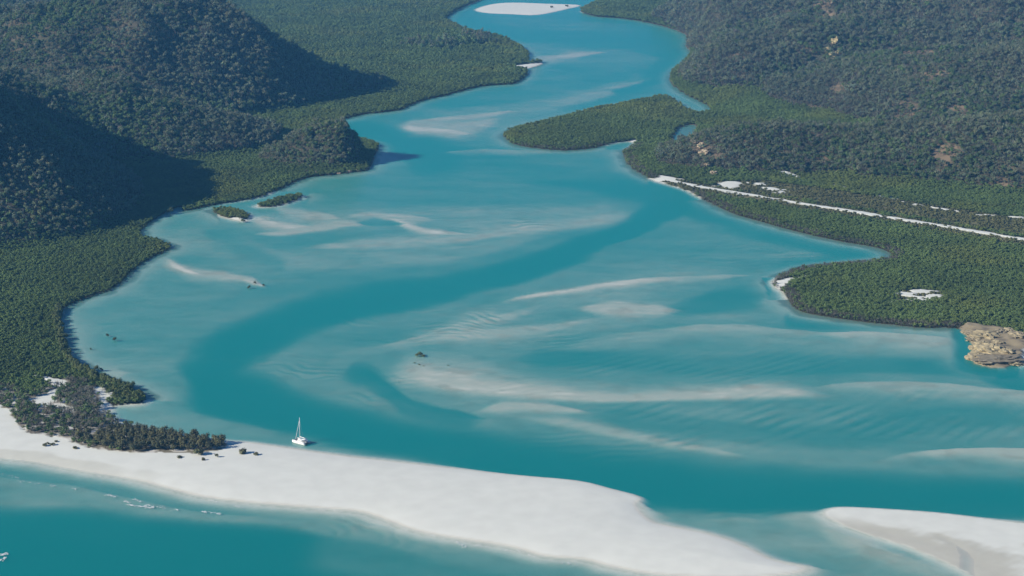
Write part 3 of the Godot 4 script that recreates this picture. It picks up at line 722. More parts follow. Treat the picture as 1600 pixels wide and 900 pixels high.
func plant_all() -> void:
	var mang := {0: [[], [], []], 1: [[], [], []]}
	var wood := {0: [[], [], [], [], [], [], [], []], 1: [[], [], [], [], [], [], [], []]}
	var heath := [[], []]
	var scrub := [[], [], [], []]
	var total := 0
	for b: Block in blocks:
		var d := b.ds[0] + 1.0
		var far: bool = b == blocks[1]
		while d < b.ds[-1]:
			var step := 2.0 if not far else lerpf(2.2, 4.6, smoothstep(2060.0, 4600.0, d))
			var reach := 0.31 * d + 60.0
			var x := -reach
			while x < reach:
				var px := x + rng.randf_range(-0.5, 0.5) * step
				var pd := d + rng.randf_range(-0.5, 0.5) * step
				x += step
				var z := b.zone_at(px, pd)
				if z < MANGROVE or z == ROCK or z == CASUARINA: continue
				var side := 0 if px < (pd * -0.02) else 1
				var y := b.height(px, pd) - 0.3
				var sc := step / 3.2
				var nz := n2.get_noise_2d(px * 0.8, pd * 0.8)
				var t := 1.0 + 0.3 * nz + 0.25 * n1.get_noise_2d(px * 1.5 + 2000.0, pd) + rng.randf_range(-0.16, 0.16)
				if z == MANGROVE:
					var warm := smoothstep(0.1, 0.5, n1.get_noise_2d(px * 0.8 + 900, pd * 0.8))
					var c := Color(t * (1.0 + 0.28 * warm), t * (1.0 + 0.1 * warm), t)
					if side == 1 and pd < 2500.0 and rng.randf() < 0.7 and b.sd[b.row(pd) * b.nx + int((px - b.x0) / b.dx)] < 11.0 + 5.0 * nz:
						wood[1][6 + rng.randi() % 2].append([stand(px, y, pd, rng.randf_range(0.45, 0.7), rng.randf_range(0.7, 1.0)), Color(t, t, t)])
						continue
					mang[side][rng.randi() % 3].append([stand(px, y, pd, sc * (0.62 + 0.8 * pow(rng.randf(), 1.8)), rng.randf_range(0.8, 1.25)), c])
				elif z == FOREST:
					if rng.randf() < 0.5: continue
					var bare := bare_at(px, pd, nz)
					if rng.randf() < bare * 0.75: continue
					var mix := n1.get_noise_2d(px * 0.6 + 1500, pd * 0.6) + rng.randf_range(-0.45, 0.45) + (0.2 if side == 1 else 0.02)
					var k := 3 + rng.randi() % 3 if mix < -0.05 else rng.randi() % 3
					if rng.randf() < (0.22 if side == 1 else 0.06) + 0.14 * float(mix > 0.2): k = 6 + rng.randi() % 2
					if side == 0: t *= 1.15
					wood[side][k].append([stand(px, y, pd, sc * (0.7 + 1.2 * pow(rng.randf(), 2.2)), rng.randf_range(0.8, 1.3)), Color(t * rng.randf_range(0.9, 1.15), t, t * rng.randf_range(0.85, 1.12))])
				elif z == SCRUB:
					if rng.randf() < 0.6 or n2.get_noise_2d(px * 4.0, pd * 4.0) > 0.3: continue
					scrub[rng.randi() % 4].append([stand(px, y, pd, rng.randf_range(0.6, 1.0), rng.randf_range(0.7, 1.0)), Color(t, t, t)])
				elif z == HEATH:
					if rng.randf() < 0.7: continue
					heath[rng.randi() % 2].append([stand(px, y + 0.2, pd, rng.randf_range(0.8, 1.7), 1.0), Color(t * 1.1, t, t * 0.9)])
				total += 1
			d += step
	forest("mangrove_wood", "dense even green mangroves fringing the left shore", "mangroves", ["mangrove0", "mangrove1", "mangrove2"], mang[0])
	forest("mangrove_wood", "dense green mangroves on the right shore and its flat island", "mangroves", ["mangrove0", "mangrove1", "mangrove2"], mang[1])
	var w := ["eucalypt0", "eucalypt1", "eucalypt2", "broadleaf0", "broadleaf1", "broadleaf2", "bare0", "bare1"]
	forest("hill_forest", "dark blue-green forest on the shadowed hills at the upper left", "forest", w, wood[0])
	forest("hill_forest", "grey-green dry forest on the sunlit hills at the upper right", "forest", w, wood[1])
	forest("heath", "low olive heath beside the white sand track on the right", "heath", ["shrub0", "shrub1"], heath)
	forest("dune_scrub", "grey-green wind-bent scrub on the dunes at the root of the spit", "scrub", ["bare0", "bare1", "broadleaf0", "mangrove1"], scrub)
	print("trees ", total)

# ------------------------------------------------------------------ single trees
func tree(called: String, label: String, category: String, group: String, look: String, u: float, v: float, size: float, tall := 1.0, tint := Color.WHITE) -> Node3D:
	var p := chart(u, v)
	return tree_at(called, label, category, group, look, p.x, p.y, size, tall, tint)

var singles := {}
func single(look: String, part: String, k: int, tint: Color) -> ArrayMesh:
	var key := "%s/%s/%d/%s" % [look, part, k, tint.to_html()]
	if not singles.has(key):
		var a: Array
		match look + "/" + part:
			"casuarina/crown": a = crown(201 + k, 420, 2.7, 4.2, 5.6, 0.42, Color(0.11, 0.115, 0.065), 0.22, 7, 1.6)
			"casuarina/trunk": a = trunk_of(211 + k, 9.0, 0.22, 7, 2.0, Color(0.2, 0.17, 0.14))
			"mangrove/crown": a = crown(221 + k, 380, 2.7, 2.1, 3.4, 0.36, Color(0.105, 0.135, 0.055), 0.22, 5, 1.4)
			"mangrove/trunk": a = trunk_of(231 + k, 4.0, 0.16, 5, 1.7, Color(0.16, 0.13, 0.1))
			"bush/crown": a = crown(241 + k, 240, 1.5, 1.1, 1.0, 0.28, Color(0.115, 0.12, 0.065), 0.25, 4, 0.4)
			"bush/trunk": a = trunk_of(251 + k, 1.2, 0.07, 5, 0.8, Color(0.2, 0.17, 0.14))
			"dry/crown": a = crown(261 + k, 110, 2.1, 1.7, 3.4, 0.26, Color(0.2, 0.2, 0.165), 0.25, 6, 1.2)
			"dry/trunk": a = trunk_of(271 + k, 4.4, 0.15, 12, 1.8, Color(0.33, 0.31, 0.29))
		for i in a[2].size(): a[2][i] = Color(a[2][i].r * tint.r, a[2][i].g * tint.g, a[2][i].b * tint.b)
		singles[key] = mesh_of([a], M.leaf)
	return singles[key]

func tree_at(called: String, label: String, category: String, group: String, look: String, x: float, d: float, size: float, tall := 1.0, tint := Color.WHITE) -> Node3D:
	var o := Node3D.new()
	o.name = numbered(called)
	add_child(o)
	tag(o, label, category, group)
	var k := rng.randi() % 4
	for part in ["trunk", "crown"]:
		var m := MeshInstance3D.new()
		m.name = part
		m.mesh = single(look, part, k, tint)
		o.add_child(m, true)
	o.transform = stand(x, maxf(ground(x, d), -0.5) - 0.05, d, size, tall)
	return o

func scatter(outline: Array, step: float) -> Array:
	var p := charted(outline)
	var bb := Rect2(p[0], Vector2.ZERO)
	for q in p: bb = bb.expand(q)
	var out := []
	var y := bb.position.y
	while y < bb.end.y:
		var x := bb.position.x + (0.5 * step if out.size() % 2 else 0.0)
		while x < bb.end.x:
			var q := Vector2(x + rng.randf_range(-0.35, 0.35) * step, y + rng.randf_range(-0.35, 0.35) * step)
			if Geometry2D.is_point_in_polygon(q, p): out.append(q)
			x += step
		y += step
	return out

func plant_singles() -> void:
	var tints := [Color(1, 1, 1), Color(0.85, 0.9, 0.9), Color(1.12, 1.08, 0.95)]
	for q in scatter([150, 690, 175, 676, 215, 672, 240, 677, 289, 685, 340, 691, 352, 696, 344, 704, 302, 710, 249, 709, 205, 710, 150, 703, 120, 694, 130, 684], 5.0):
		var cu: float = 800.0 + q.x * u_scale(q.y)
		var edge: float = v_of(q.y) - (0.5 * (672.0 + 0.14 * (cu - 175.0)) + 0.5 * minf(710.0, 700.0 + 0.1 * (cu - 150.0)))
		var where := "at the open right end of the spit's thicket" if cu > 325.0 else "among grey scrub at the left end of the spit's thicket" if cu < 165.0 else "in the spit's thicket, on its edge facing the beach" if edge > 6.0 else "in the spit's thicket, on its edge facing the lagoon" if edge < -6.0 else "in the middle of the spit's thicket"
		tree_at("casuarina_tree", "dark olive casuarina " + where, "tree", "casuarinas " + where, "casuarina", q.x, q.y, rng.randf_range(0.8, 1.2), rng.randf_range(0.7, 0.95), tints[rng.randi() % 3])
	for q in scatter([104, 648, 98, 616, 108, 596, 138, 602, 150, 626, 160, 645, 180, 664, 150, 676, 110, 672], 4.6):
		tree_at("dry_shrub", "grey half-bare shrub on the dune behind the beach", "shrub", "grey shrubs on the dune", "dry", q.x, q.y, rng.randf_range(0.8, 1.3), rng.randf_range(0.8, 1.1), tints[rng.randi() % 3])
	for q in scatter([168, 622, 160, 608, 182, 606, 224, 619, 222, 629, 192, 632, 176, 630], 6.5):
		tree_at("mangrove_tree", "rounded mangrove at the tip of the grove beside the spit", "tree", "mangroves at the tip of the grove", "mangrove", q.x, q.y, rng.randf_range(0.9, 1.3), rng.randf_range(0.9, 1.2), tints[rng.randi() % 3])
	var rim := rounded(charted([97, 484, 90, 498, 97, 523, 105, 557, 124, 576, 150, 590, 178, 601, 206, 611]), false, 14)
	for k in rim.size():
		for j in 2:
			var q: Vector2 = rim[k] + Vector2(rng.randf_range(-4.5, 1.5), rng.randf_range(-3.0, 3.0))
			tree_at("mangrove_tree", "mangrove on the water's edge of the grove along the left flats", "tree", "mangroves on the edge of the left grove", "mangrove", q.x, q.y, rng.randf_range(0.7, 1.15), rng.randf_range(1.0, 1.4), tints[rng.randi() % 3])
	tree("mangrove_tree", "lone mangrove in the shallows, nearer of the two off the left shore", "tree", "", "mangrove", 179, 532, 0.75, 1.1, Color(0.6, 0.6, 0.6))
	tree("mangrove_tree", "small lone mangrove in the shallows, farther of the two off the left shore", "tree", "", "mangrove", 168, 525, 0.6, 1.1, Color(0.6, 0.6, 0.6))
	tree("mangrove_tree", "tiny mangrove seedling in the shallows off the left shore", "tree", "", "mangrove", 142, 546, 0.35, 1.2, Color(0.6, 0.6, 0.6))
	tree("mangrove_tree", "upright mangrove standing off the grove's edge below the left shallows", "tree", "", "mangrove", 152, 580, 0.9, 1.4, Color(0.75, 0.75, 0.75))
	tree("mangrove_tree", "thin mangrove in the water beside the upright one", "tree", "", "mangrove", 159, 579, 0.5, 1.3, Color(0.6, 0.6, 0.6))
	tree("mangrove_tree", "mangrove sticking up from the outer edge of the grove's tip", "tree", "", "mangrove", 207, 604, 0.8, 1.3, Color(0.8, 0.8, 0.8))
	tree("mangrove_tree", "round mangrove clump standing in the small cove of the left shore", "tree", "", "mangrove", 266, 334, 1.6, 1.1, Color(0.9, 0.85, 0.8))
	tree("mangrove_tree", "small mangrove on the pale bar, lower of the two by the channel", "tree", "", "mangrove", 389, 450, 0.7, 1.0, Color(0.6, 0.55, 0.5))
	tree("mangrove_tree", "small mangrove on the pale bar, upper of the two by the channel", "tree", "", "mangrove", 398, 443, 0.55, 0.9, Color(0.6, 0.55, 0.5))
	tree("mangrove_tree", "low mangrove at the end of the pale bar by the channel", "tree", "", "mangrove", 412, 446, 0.5, 0.8, Color(0.6, 0.55, 0.5))
	for q in [[652, 556, 0.8], [657, 555, 1.0], [662, 557, 0.6]]:
		tree("mangrove_tree", "low mangrove in the clump alone on the middle flats", "tree", "mangroves alone on the middle flats", "mangrove", q[0], q[1], q[2], 0.8)
	for q in [[648, 567, 0.3], [655, 570, 0.35], [662, 572, 0.25], [700, 571, 0.3]]:
		tree("mangrove_tree", "tiny mangrove seedling near the clump on the middle flats", "tree", "seedlings on the middle flats", "mangrove", q[0], q[1], q[2], 0.8)
	for q in [[374, 343, 1.5], [368, 340, 1.0], [380, 347, 1.1]]:
		tree("mangrove_tree", "mangrove at the sandy end of the nearer islet", "tree", "mangroves at the end of the islet", "mangrove", q[0], q[1], q[2], 0.9)
	tree("bush", "dark round bush on open sand just past the end of the thicket", "bush", "", "bush", 379, 711.5, 2.2, 1.1)
	tree("bush", "small dark bush on open sand, farthest along the spit", "bush", "", "bush", 400, 714, 1.3, 1.1)
	tree("bush", "round bush on the sand at the thicket's lower edge", "bush", "", "bush", 311, 714, 2.6, 1.2, Color(1.1, 1.1, 1))
	tree("bush", "low bush alone on the sand below the thicket", "bush", "", "bush", 281, 719, 1.4, 0.8, Color(1.2, 1.15, 1))
	tree("bush", "small upright bush on the sand below the round one", "bush", "", "bush", 318, 723, 0.9, 1.6)
	tree("bush", "upright bush on the sand beside the trampled patch", "bush", "", "bush", 339, 718, 0.9, 1.7)
	tree("bush", "low bush on the beach slope below the dune scrub", "bush", "", "bush", 118, 704, 1.5, 0.8, Color(1.2, 1.1, 0.9))
	for q in [[75, 697], [82, 699], [70, 700], [88, 694]]:
		tree("bush", "low bush on the eroded dune edge at the left", "bush", "bushes on the eroded dune edge", "bush", q[0], q[1], rng.randf_range(0.9, 1.5), 0.8, Color(1.1, 1.1, 1))
	tree("bush", "dark speck of bush on the far sandbank, left one", "bush", "", "bush", 862, 13, 2.6, 1.2, Color(0.7, 0.7, 0.7))
	tree("bush", "dark speck of bush on the far sandbank, right one", "bush", "", "bush", 886, 11, 3.0, 1.0, Color(0.7, 0.7, 0.7))

# ------------------------------------------------------------------ rocks
func rock_mesh(sd: int, sx: float, sy: float, sz: float, tint: Color) -> ArrayMesh:
	var f := FastNoiseLite.new()
	f.seed = sd; f.frequency = 0.9; f.fractal_octaves = 4
	var st := SurfaceTool.new()
	st.begin(Mesh.PRIMITIVE_TRIANGLES)
	st.set_smooth_group(-1)
	var nu := 30; var nv := 15
	var at := func(i: int, j: int) -> Vector3:
		var a := TAU * (i % nu) / nu; var e := PI * (float(j) / nv - 0.5)
		var n := Vector3(cos(e) * cos(a), sin(e), cos(e) * sin(a))
		var r := 1.0 + 0.55 * f.get_noise_3dv(n * 1.3) + 0.34 * f.get_noise_3dv(n * 4.0 + Vector3.ONE * 9.0)
		var q := n * r
		q.y = (floorf(q.y * 5.0) + smoothstep(0.2, 0.9, q.y * 5.0 - floorf(q.y * 5.0))) / 5.0
		return Vector3(q.x * sx, q.y * sy, q.z * sz)
	for j in nv:
		for i in nu:
			var a: Vector3 = at.call(i, j); var b: Vector3 = at.call(i + 1, j); var c: Vector3 = at.call(i + 1, j + 1); var d: Vector3 = at.call(i, j + 1)
			var m := (a + b + c + d) * 0.25
			var t := 1.0 + 0.55 * f.get_noise_3dv(m * 0.35 + Vector3.ONE * 50.0)
			st.set_color(Color(tint.r * t, tint.g * t, tint.b * t))
			for q in [a, d, c, a, c, b]: st.add_vertex(q)
	st.generate_normals()
	st.set_material(M.land)
	return st.commit()

func rock(label: String, group: String, u: float, v: float, sx: float, sy: float, sz: float, turn: float, tint: Color, sink := 0.25) -> void:
	var p := chart(u, v)
	var o := MeshInstance3D.new()
	o.name = numbered("rock")
	o.mesh = rock_mesh(taken["rock"] + 300, sx, sy, sz, tint)
	add_child(o)
	tag(o, label, "rock", group)
	o.position = Vector3(p.x, ground(p.x, p.y) + sy * (0.55 - sink * 2.0), -p.y)
	o.rotation.y = turn

func build_rocks() -> void:
	var tan := Color(0.38, 0.32, 0.2)
	var grey := Color(0.24, 0.21, 0.155)
	rock("large tan rock ledge, upper of the headland's pair, at the right edge", "", 1540, 528, 13, 3.2, 10, 0.2, tan)
	rock("large tan rock ledge, lower of the headland's pair, at the right edge", "", 1548, 551, 15, 3.6, 14, -0.3, tan)
	rock("broad grey-brown rock apron at the foot of the lower ledge", "", 1560, 566, 20, 2.2, 9, 0.1, grey)
	for q in [[1515, 523, 5, 1.6], [1522, 531, 7, 2.0], [1560, 524, 8, 2.0], [1528, 561, 9, 2.0], [1519, 560, 6, 1.6], [1540, 568, 7, 1.5], [1582, 567, 8, 1.8], [1572, 556, 7, 2.2], [1535, 543, 7, 2.0], [1524, 545, 6, 1.7], [1558, 540, 6, 1.8], [1590, 530, 9, 1.8], [1575, 522, 6, 1.4], [1508, 519, 4, 1.2]]:
		rock("weathered tan rock on the headland at the right edge", "rocks of the headland", q[0], q[1], q[2], q[3], q[2] * rng.randf_range(0.7, 1.2), rng.randf() * 3.0, tan.lerp(grey, rng.randf() * 0.8))
	for q in [[492, 272, 4, 2.2], [503, 272, 3, 1.6], [516, 272, 5, 1.6], [530, 271, 3, 1.2], [546, 269, 4, 1.5], [560, 267, 4, 1.6], [572, 263, 4, 1.8], [478, 270, 3, 2.0], [485, 266, 3, 2.6]]:
		rock("brown shore rock at the foot of the wooded knoll", "rocks at the foot of the knoll", q[0], q[1], q[2], q[3], q[2], rng.randf() * 3.0, Color(0.3, 0.24, 0.18), 0.1)
	for q in [[1293, 128, 17, 8], [1301, 130, 21, 8], [1309, 129, 16, 7], [1303, 125, 18, 11], [1297, 132, 12, 6]]:
		rock("ochre boulder in the outcrop high on the right hill", "ochre outcrop on the right hill", q[0], q[1], q[2] * 0.5, q[3] * 0.7, q[2] * 0.5, rng.randf() * 3.0, Color(0.4, 0.33, 0.18), 0.0)
	for q in [[1085, 251, 6, 4], [1095, 256, 5, 4], [1100, 262, 7, 4], [1105, 270, 5, 3], [1115, 276, 5, 3]]:
		rock("pale rock on the nose of the low right ridge", "rocks on the nose of the low ridge", q[0], q[1], q[2], q[3], q[2], rng.randf() * 3.0, Color(0.38, 0.31, 0.22), 0.0)

# ------------------------------------------------------------------ catamaran
func plain(c: Color, rough: float, metal := 0.0) -> StandardMaterial3D:
	var m := StandardMaterial3D.new()
	m.albedo_color = c.linear_to_srgb()
	m.roughness = rough; m.metallic = metal
	return m

func loft(rings: Array, m: Material) -> ArrayMesh:
	var st := SurfaceTool.new()
	st.begin(Mesh.PRIMITIVE_TRIANGLES)
	for r in rings.size() - 1:
		var a: Array = rings[r]; var b: Array = rings[r + 1]
		for k in a.size():
			var l := (k + 1) % a.size()
			for q in [a[k], b[l], b[k], a[k], a[l], b[l]]: st.add_vertex(q)
	for e in [0, rings.size() - 1]:
		var a: Array = rings[e]
		for k in range(1, a.size() - 1):
			for q in ([a[0], a[k], a[k + 1]] if e else [a[0], a[k + 1], a[k]]): st.add_vertex(q)
	st.generate_normals()
	st.set_material(m)
	return st.commit()

func slab(x0: float, x1: float, y0: float, y1: float, z0: float, z1: float, c: float, m: Material) -> ArrayMesh:
	# a box with chamfered upper edges
	var ring := func(y: float, i: float) -> Array:
		return [Vector3(x0 + i, y, z0 + i), Vector3(x1 - i, y, z0 + i), Vector3(x1 - i, y, z1 - i), Vector3(x0 + i, y, z1 - i)]
	return loft([ring.call(y0, 0.0), ring.call(y1 - c, 0.0), ring.call(y1, c)], m)

func piece(called: String, mesh: Mesh, parent: Node, at := Vector3.ZERO) -> MeshInstance3D:
	var o := MeshInstance3D.new()
	o.name = called; o.mesh = mesh; o.position = at
	parent.add_child(o, true)
	return o

func rod(a: Vector3, b: Vector3, ra: float, rb: float, m: Material) -> ArrayMesh:
	var e := (b - a).normalized()
	var s := e.cross(Vector3(0.31, 0.2, 0.93)).normalized()
	var t := e.cross(s)
	var rings := []
	for q in [[a, ra], [b, rb]]:
		var ring := []
		for k in 8: ring.append(q[0] + (s * cos(TAU * k / 8) - t * sin(TAU * k / 8)) * q[1])
		rings.append(ring)
	return loft(rings, m)

func build_catamaran() -> void:
	# bow along +x, 12.4 m long, 7 m wide
	var o := Node3D.new()
	o.name = "catamaran"
	add_child(o)
	tag(o, "white sailing catamaran with bare mast anchored in the channel beside the spit", "catamaran")
	var white := plain(Color(0.82, 0.82, 0.8), 0.3)
	var dark := plain(Color(0.02, 0.025, 0.03), 0.2)
	var grey := plain(Color(0.25, 0.26, 0.27), 0.6)
	var alloy := plain(Color(0.7, 0.71, 0.72), 0.35, 0.3)
	var canvas := plain(Color(0.6, 0.62, 0.64), 0.8)
	for side in [-1.0, 1.0]:
		var rings := []
		for k in 13:
			var t := k / 12.0
			var x := lerpf(-6.2, 6.2, t)
			var w := 0.92 * (1.0 - pow(maxf(0.0, (t - 0.45) / 0.55), 2.2)) * lerpf(0.85, 1.0, smoothstep(0.0, 0.25, t)) + 0.04
			var top := lerpf(1.25, 1.75, t) if t > 0.12 else lerpf(0.45, 1.25, t / 0.12)
			var low := -0.55 + 0.35 * pow(maxf(0.0, t - 0.6) / 0.4, 2.0)
			rings.append([Vector3(x, top, -w), Vector3(x, 0.3, -w * 0.92), Vector3(x, low * 0.6, -w * 0.6), Vector3(x, low, 0), Vector3(x, low * 0.6, w * 0.6), Vector3(x, 0.3, w * 0.92), Vector3(x, top, w)])
		var h := piece("hull", loft(rings, white), o, Vector3(0, 0, side * 2.75))
		for k in 3:
			piece("porthole", slab(-0.35, 0.35, -0.1, 0.1, -0.02, 0.02, 0.02, dark), h, Vector3(-2.0 + k * 1.8, 0.95, side * 0.93))
		piece("transom_step", slab(-0.5, 0.5, 0.0, 0.12, -0.75, 0.75, 0.04, grey), h, Vector3(-5.7, 0.62, 0))
	piece("bridge_deck", slab(-4.6, 2.4, 0.75, 1.45, -2.3, 2.3, 0.08, white), o)
	piece("trampoline", slab(2.4, 5.3, 1.36, 1.4, -1.9, 1.9, 0.01, plain(Color(0.12, 0.13, 0.14), 0.9)), o)
	piece("crossbeam", rod(Vector3(5.4, 1.5, -2.7), Vector3(5.4, 1.5, 2.7), 0.11, 0.11, alloy), o)
	var cabin_rings := []
	for q in [[1.45, 0.0], [1.9, 0.12], [2.35, 0.55], [2.5, 0.95]]:
		var ring := []
		for k in 16:
			var a := -TAU * k / 16
			var cx := pow(absf(cos(a)), 0.55) * signf(cos(a)); var cz := pow(absf(sin(a)), 0.55) * signf(sin(a))
			ring.append(Vector3(0.1 + cx * (2.5 - q[1]), q[0], cz * (2.35 - q[1] * 0.7)))
		cabin_rings.append(ring)
	cabin_rings.reverse()
	var cabin := piece("cabin", loft(cabin_rings, white), o)
	for side in [-1.0, 1.0]:
		piece("window", slab(-1.3, 1.3, 0, 0.32, -0.03, 0.03, 0.02, dark), cabin, Vector3(0.1, 1.8, side * 2.2))
	for k in 3:
		piece("window", slab(-0.03, 0.03, 0, 0.3, -0.5, 0.5, 0.02, dark), cabin, Vector3(2.4, 1.82, -1.2 + k * 1.2))
	piece("cockpit_floor", slab(-4.4, -2.3, 1.46, 1.5, -1.9, 1.9, 0.01, grey), o)
	var bim := piece("bimini_top", slab(-4.6, -2.0, 3.0, 3.12, -1.9, 1.9, 0.05, white), o)
	for q in [[-4.4, -1.7], [-4.4, 1.7], [-2.2, -1.7], [-2.2, 1.7]]:
		piece("bimini_post", rod(Vector3(q[0], 1.45, q[1]), Vector3(q[0], 3.02, q[1]), 0.035, 0.035, alloy), bim)
	piece("mast", rod(Vector3(1.2, 2.3, 0), Vector3(1.0, 18.6, 0), 0.19, 0.13, white), o)
	piece("furled_jib", rod(Vector3(5.3, 1.7, 0), Vector3(1.15, 16.6, 0), 0.17, 0.1, white), o)
	var boom := piece("boom", rod(Vector3(1.0, 3.9, 0), Vector3(-4.2, 3.7, 0), 0.09, 0.08, alloy), o)
	piece("sail_cover", rod(Vector3(0.9, 4.12, 0), Vector3(-4.0, 3.95, 0), 0.24, 0.16, canvas), boom)
	for side in [-1.0, 1.0]:
		piece("spreader", rod(Vector3(1.1, 10.6, 0), Vector3(0.7, 10.7, side * 1.2), 0.04, 0.03, alloy), o)
		piece("shroud", rod(Vector3(0.4, 1.6, side * 3.2), Vector3(1.08, 16.8, 0), 0.03, 0.03, alloy), o)
	var din := piece("dinghy", slab(-0.6, 0.6, 0, 0.45, -1.3, 1.3, 0.15, grey), o, Vector3(-5.4, 1.0, 0))
	piece("davit", rod(Vector3(-0.1, 0.4, -0.9), Vector3(0.9, 0.9, -0.9), 0.05, 0.05, alloy), din)
	piece("davit", rod(Vector3(-0.1, 0.4, 0.9), Vector3(0.9, 0.9, 0.9), 0.05, 0.05, alloy), din)
	var a := chart(481.5, 694.0); var b := chart(460.0, 688.5)
	var mid := (a + b) * 0.5
	o.position = Vector3(mid.x, 0.0, -mid.y)
	var heading := b - a
	o.rotation.y = atan2(heading.y, heading.x)

# ------------------------------------------------------------------ foam of small breakers
func build_foam() -> void:
	var st := SurfaceTool.new()
	st.begin(Mesh.PRIMITIVE_TRIANGLES)
	for q in [[166, 773, 182, 776, 60], [193, 783, 206, 785, 40], [196, 788, 240, 794, 170], [208, 780, 222, 784, 40], [226, 789, 262, 794, 70], [270, 796, 278, 797, 20], [316, 799, 345, 803, 110], [78, 758, 84, 760, 18], [112, 763, 120, 766, 14], [0, 868, 12, 864, 90], [0, 876, 9, 870, 70], [28, 750, 60, 756, 24], [0, 741, 30, 747, 26], [322, 780, 338, 784, 30], [366, 790, 380, 794, 24], [424, 795, 432, 797, 10], [470, 793, 510, 797, 40], [520, 797, 536, 800, 20], [600, 812, 610, 815, 14], [632, 825, 640, 829, 12], [660, 832, 692, 842, 50], [712, 846, 728, 855, 46], [740, 850, 765, 856, 26], [780, 856, 800, 860, 18], [800, 858, 836, 870, 30], [150, 742, 168, 745, 16], [880, 878, 905, 884, 20]]:
		var a := chart(q[0], q[1]); var b := chart(q[2], q[3])
		var side := (b - a).orthogonal().normalized()
		for k in int(q[4] * 0.6):
			var t := rng.randf()
			var c: Vector2 = a.lerp(b, t) + side * rng.randfn() * 0.9
			if ground(c.x, c.y) > -0.05: continue
			var r := rng.randf_range(0.08, 0.3)
			var along := (b - a).normalized()
			var ang := rng.randf() * TAU
			var prev := Vector3.ZERO
			for s in 7:
				var w := ang - TAU * s / 6
				var f := c + along * cos(w) * r * 3.2 * (0.75 + 0.25 * sin(3.0 * w + ang)) + side * sin(w) * r
				var e := Vector3(f.x, 0.03, -f.y)
				if s > 0:
					st.add_vertex(Vector3(c.x, 0.07, -c.y)); st.add_vertex(e); st.add_vertex(prev)
				prev = e
	st.generate_normals()
	st.set_material(plain(Color(0.75, 0.77, 0.76), 0.9))
	var o := MeshInstance3D.new()
	o.name = "sea_foam"
	o.mesh = st.commit()
	add_child(o)
	tag(o, "broken white foam of small waves off the beach at lower left", "foam", "", "stuff")

# ------------------------------------------------------------------ materials
func noise_texture(freq: float, lo: Color, hi: Color, sd: int, size := 512, as_normal := false) -> NoiseTexture2D:
	var t := NoiseTexture2D.new()
	var n := FastNoiseLite.new()
	n.seed = sd; n.frequency = freq; n.fractal_octaves = 5
	t.noise = n; t.width = size; t.height = size; t.seamless = true
	if as_normal:
		t.as_normal_map = true
		t.bump_strength = 6.0
	else:
		var gr := Gradient.new()
		gr.set_color(0, lo); gr.set_color(1, hi)
		t.color_ramp = gr
	return t

func make_materials() -> void:
	var land := StandardMaterial3D.new()
	land.vertex_color_use_as_albedo = true
	land.roughness = 0.95
	land.metallic_specular = 0.2
	land.albedo_texture = noise_texture(0.012, Color(0.955, 0.955, 0.955), Color(1, 1, 1), 5, 1024)
	land.uv1_triplanar = true; land.uv1_world_triplanar = true
	land.uv1_scale = Vector3.ONE * 0.0043
	M.land = land
	var leaf := StandardMaterial3D.new()
	leaf.vertex_color_use_as_albedo = true
	leaf.roughness = 0.7
	leaf.metallic_specular = 0.3
	M.leaf = leaf
	var water := StandardMaterial3D.new()
	water.transparency = BaseMaterial3D.TRANSPARENCY_ALPHA
	water.albedo_color = Color(1, 1, 1, 0.0)
	water.roughness = 0.16
	water.metallic_specular = 0.4
	water.normal_enabled = true
	water.normal_texture = noise_texture(0.03, Color.BLACK, Color.WHITE, 9, 512, true)
	water.normal_scale = 0.25
	water.uv1_triplanar = true; water.uv1_world_triplanar = true
	water.uv1_scale = Vector3(0.03, 0.03, 0.03)
	M.water = water

func build_water() -> void:
	var o := MeshInstance3D.new()
	o.name = "water"
	var p := PlaneMesh.new()
	p.size = Vector2(9000, 8000)
	o.mesh = p
	o.material_override = M.water
	o.position = Vector3(0, 0.012, -4000)
	add_child(o)
	tag(o, "clear turquoise water of the tidal inlet and the sea", "", "", "structure")
	var f := FogVolume.new()
	f.name = "water_body"
	f.size = Vector3(9000, 12, 8000)
	f.shape = RenderingServer.FOG_VOLUME_SHAPE_BOX
	f.position = Vector3(0, -6.012, 0)
	var fm := FogMaterial.new()
	fm.density = 0.27
	fm.albedo = Color(0.012, 0.72, 0.71).linear_to_srgb()
	f.material = fm
	o.add_child(f)
	f.set_meta("kind", "structure")

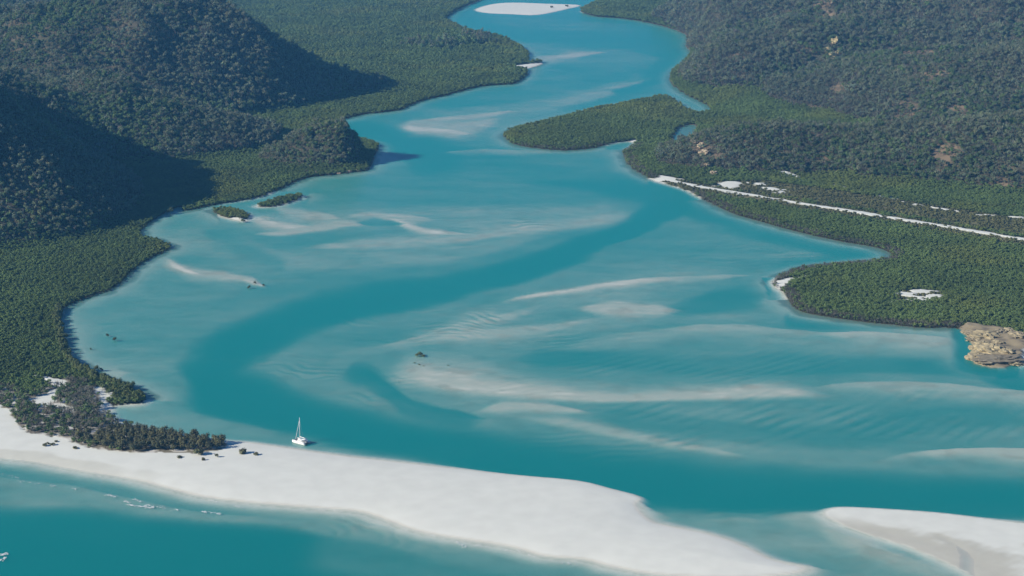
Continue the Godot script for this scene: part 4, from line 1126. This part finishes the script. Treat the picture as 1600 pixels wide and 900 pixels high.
func _ready() -> void:
	# camera, sky, sun, exposure
	var cam := Camera3D.new()
	cam.name = "camera"
	cam.position = Vector3(0, EYE, 0)
	cam.rotation.x = -PITCH
	cam.fov = rad_to_deg(2.0 * atan(450.0 / FOCAL))
	cam.near = 1.0
	cam.far = 20000.0
	cam.current = true
	add_child(cam)
	var sun := DirectionalLight3D.new()
	sun.name = "sun"
	var el := deg_to_rad(27.5)
	var az := deg_to_rad(19.0)
	sun.look_at_from_position(Vector3.ZERO, Vector3(cos(el) * cos(az), -sin(el), -cos(el) * sin(az)), Vector3.UP)
	sun.light_energy = 1.6
	sun.light_color = Color(1.0, 0.965, 0.9)
	sun.light_angular_distance = 0.5
	sun.shadow_enabled = true
	add_child(sun)
	var env := Environment.new()
	env.background_mode = Environment.BG_SKY
	var sky := Sky.new()
	var sm := ProceduralSkyMaterial.new()
	sm.sky_top_color = Color(0.16, 0.37, 0.62)
	sm.sky_horizon_color = Color(0.4, 0.62, 0.78)
	sm.ground_bottom_color = Color(0.2, 0.35, 0.4)
	sm.ground_horizon_color = Color(0.55, 0.68, 0.78)
	sm.sky_curve = 0.12
	sm.sun_angle_max = 1.0
	sm.sky_energy_multiplier = 0.8
	sky.sky_material = sm
	env.sky = sky
	env.tonemap_mode = Environment.TONE_MAPPER_LINEAR
	env.tonemap_exposure = 1.38
	env.fog_enabled = true
	env.fog_density = 0.00006
	env.fog_light_color = Color(0.42, 0.74, 1.0)
	env.volumetric_fog_enabled = true
	env.volumetric_fog_density = 0.0
	env.sdfgi_enabled = true; env.ssao_enabled = true; env.ssil_enabled = true
	var we := WorldEnvironment.new()
	we.name = "environment"
	we.environment = env
	add_child(we)

	rng.seed = 7
	n1.seed = 3; n1.frequency = 0.0045; n1.fractal_octaves = 3
	n2.seed = 12; n2.frequency = 0.016; n2.fractal_octaves = 3
	n3.seed = 21; n3.frequency = 0.07; n3.fractal_octaves = 2
	var t0 := Time.get_ticks_msec()
	make_materials()
	shape_blocks()
	print("shaped ", Time.get_ticks_msec() - t0)
	build_terrain()
	print("terrain ", Time.get_ticks_msec() - t0)
	build_water()
	make_kinds()
	build_rocks()
	build_catamaran()
	plant_all()
	plant_singles()
	build_foam()
	print("planted ", Time.get_ticks_msec() - t0)
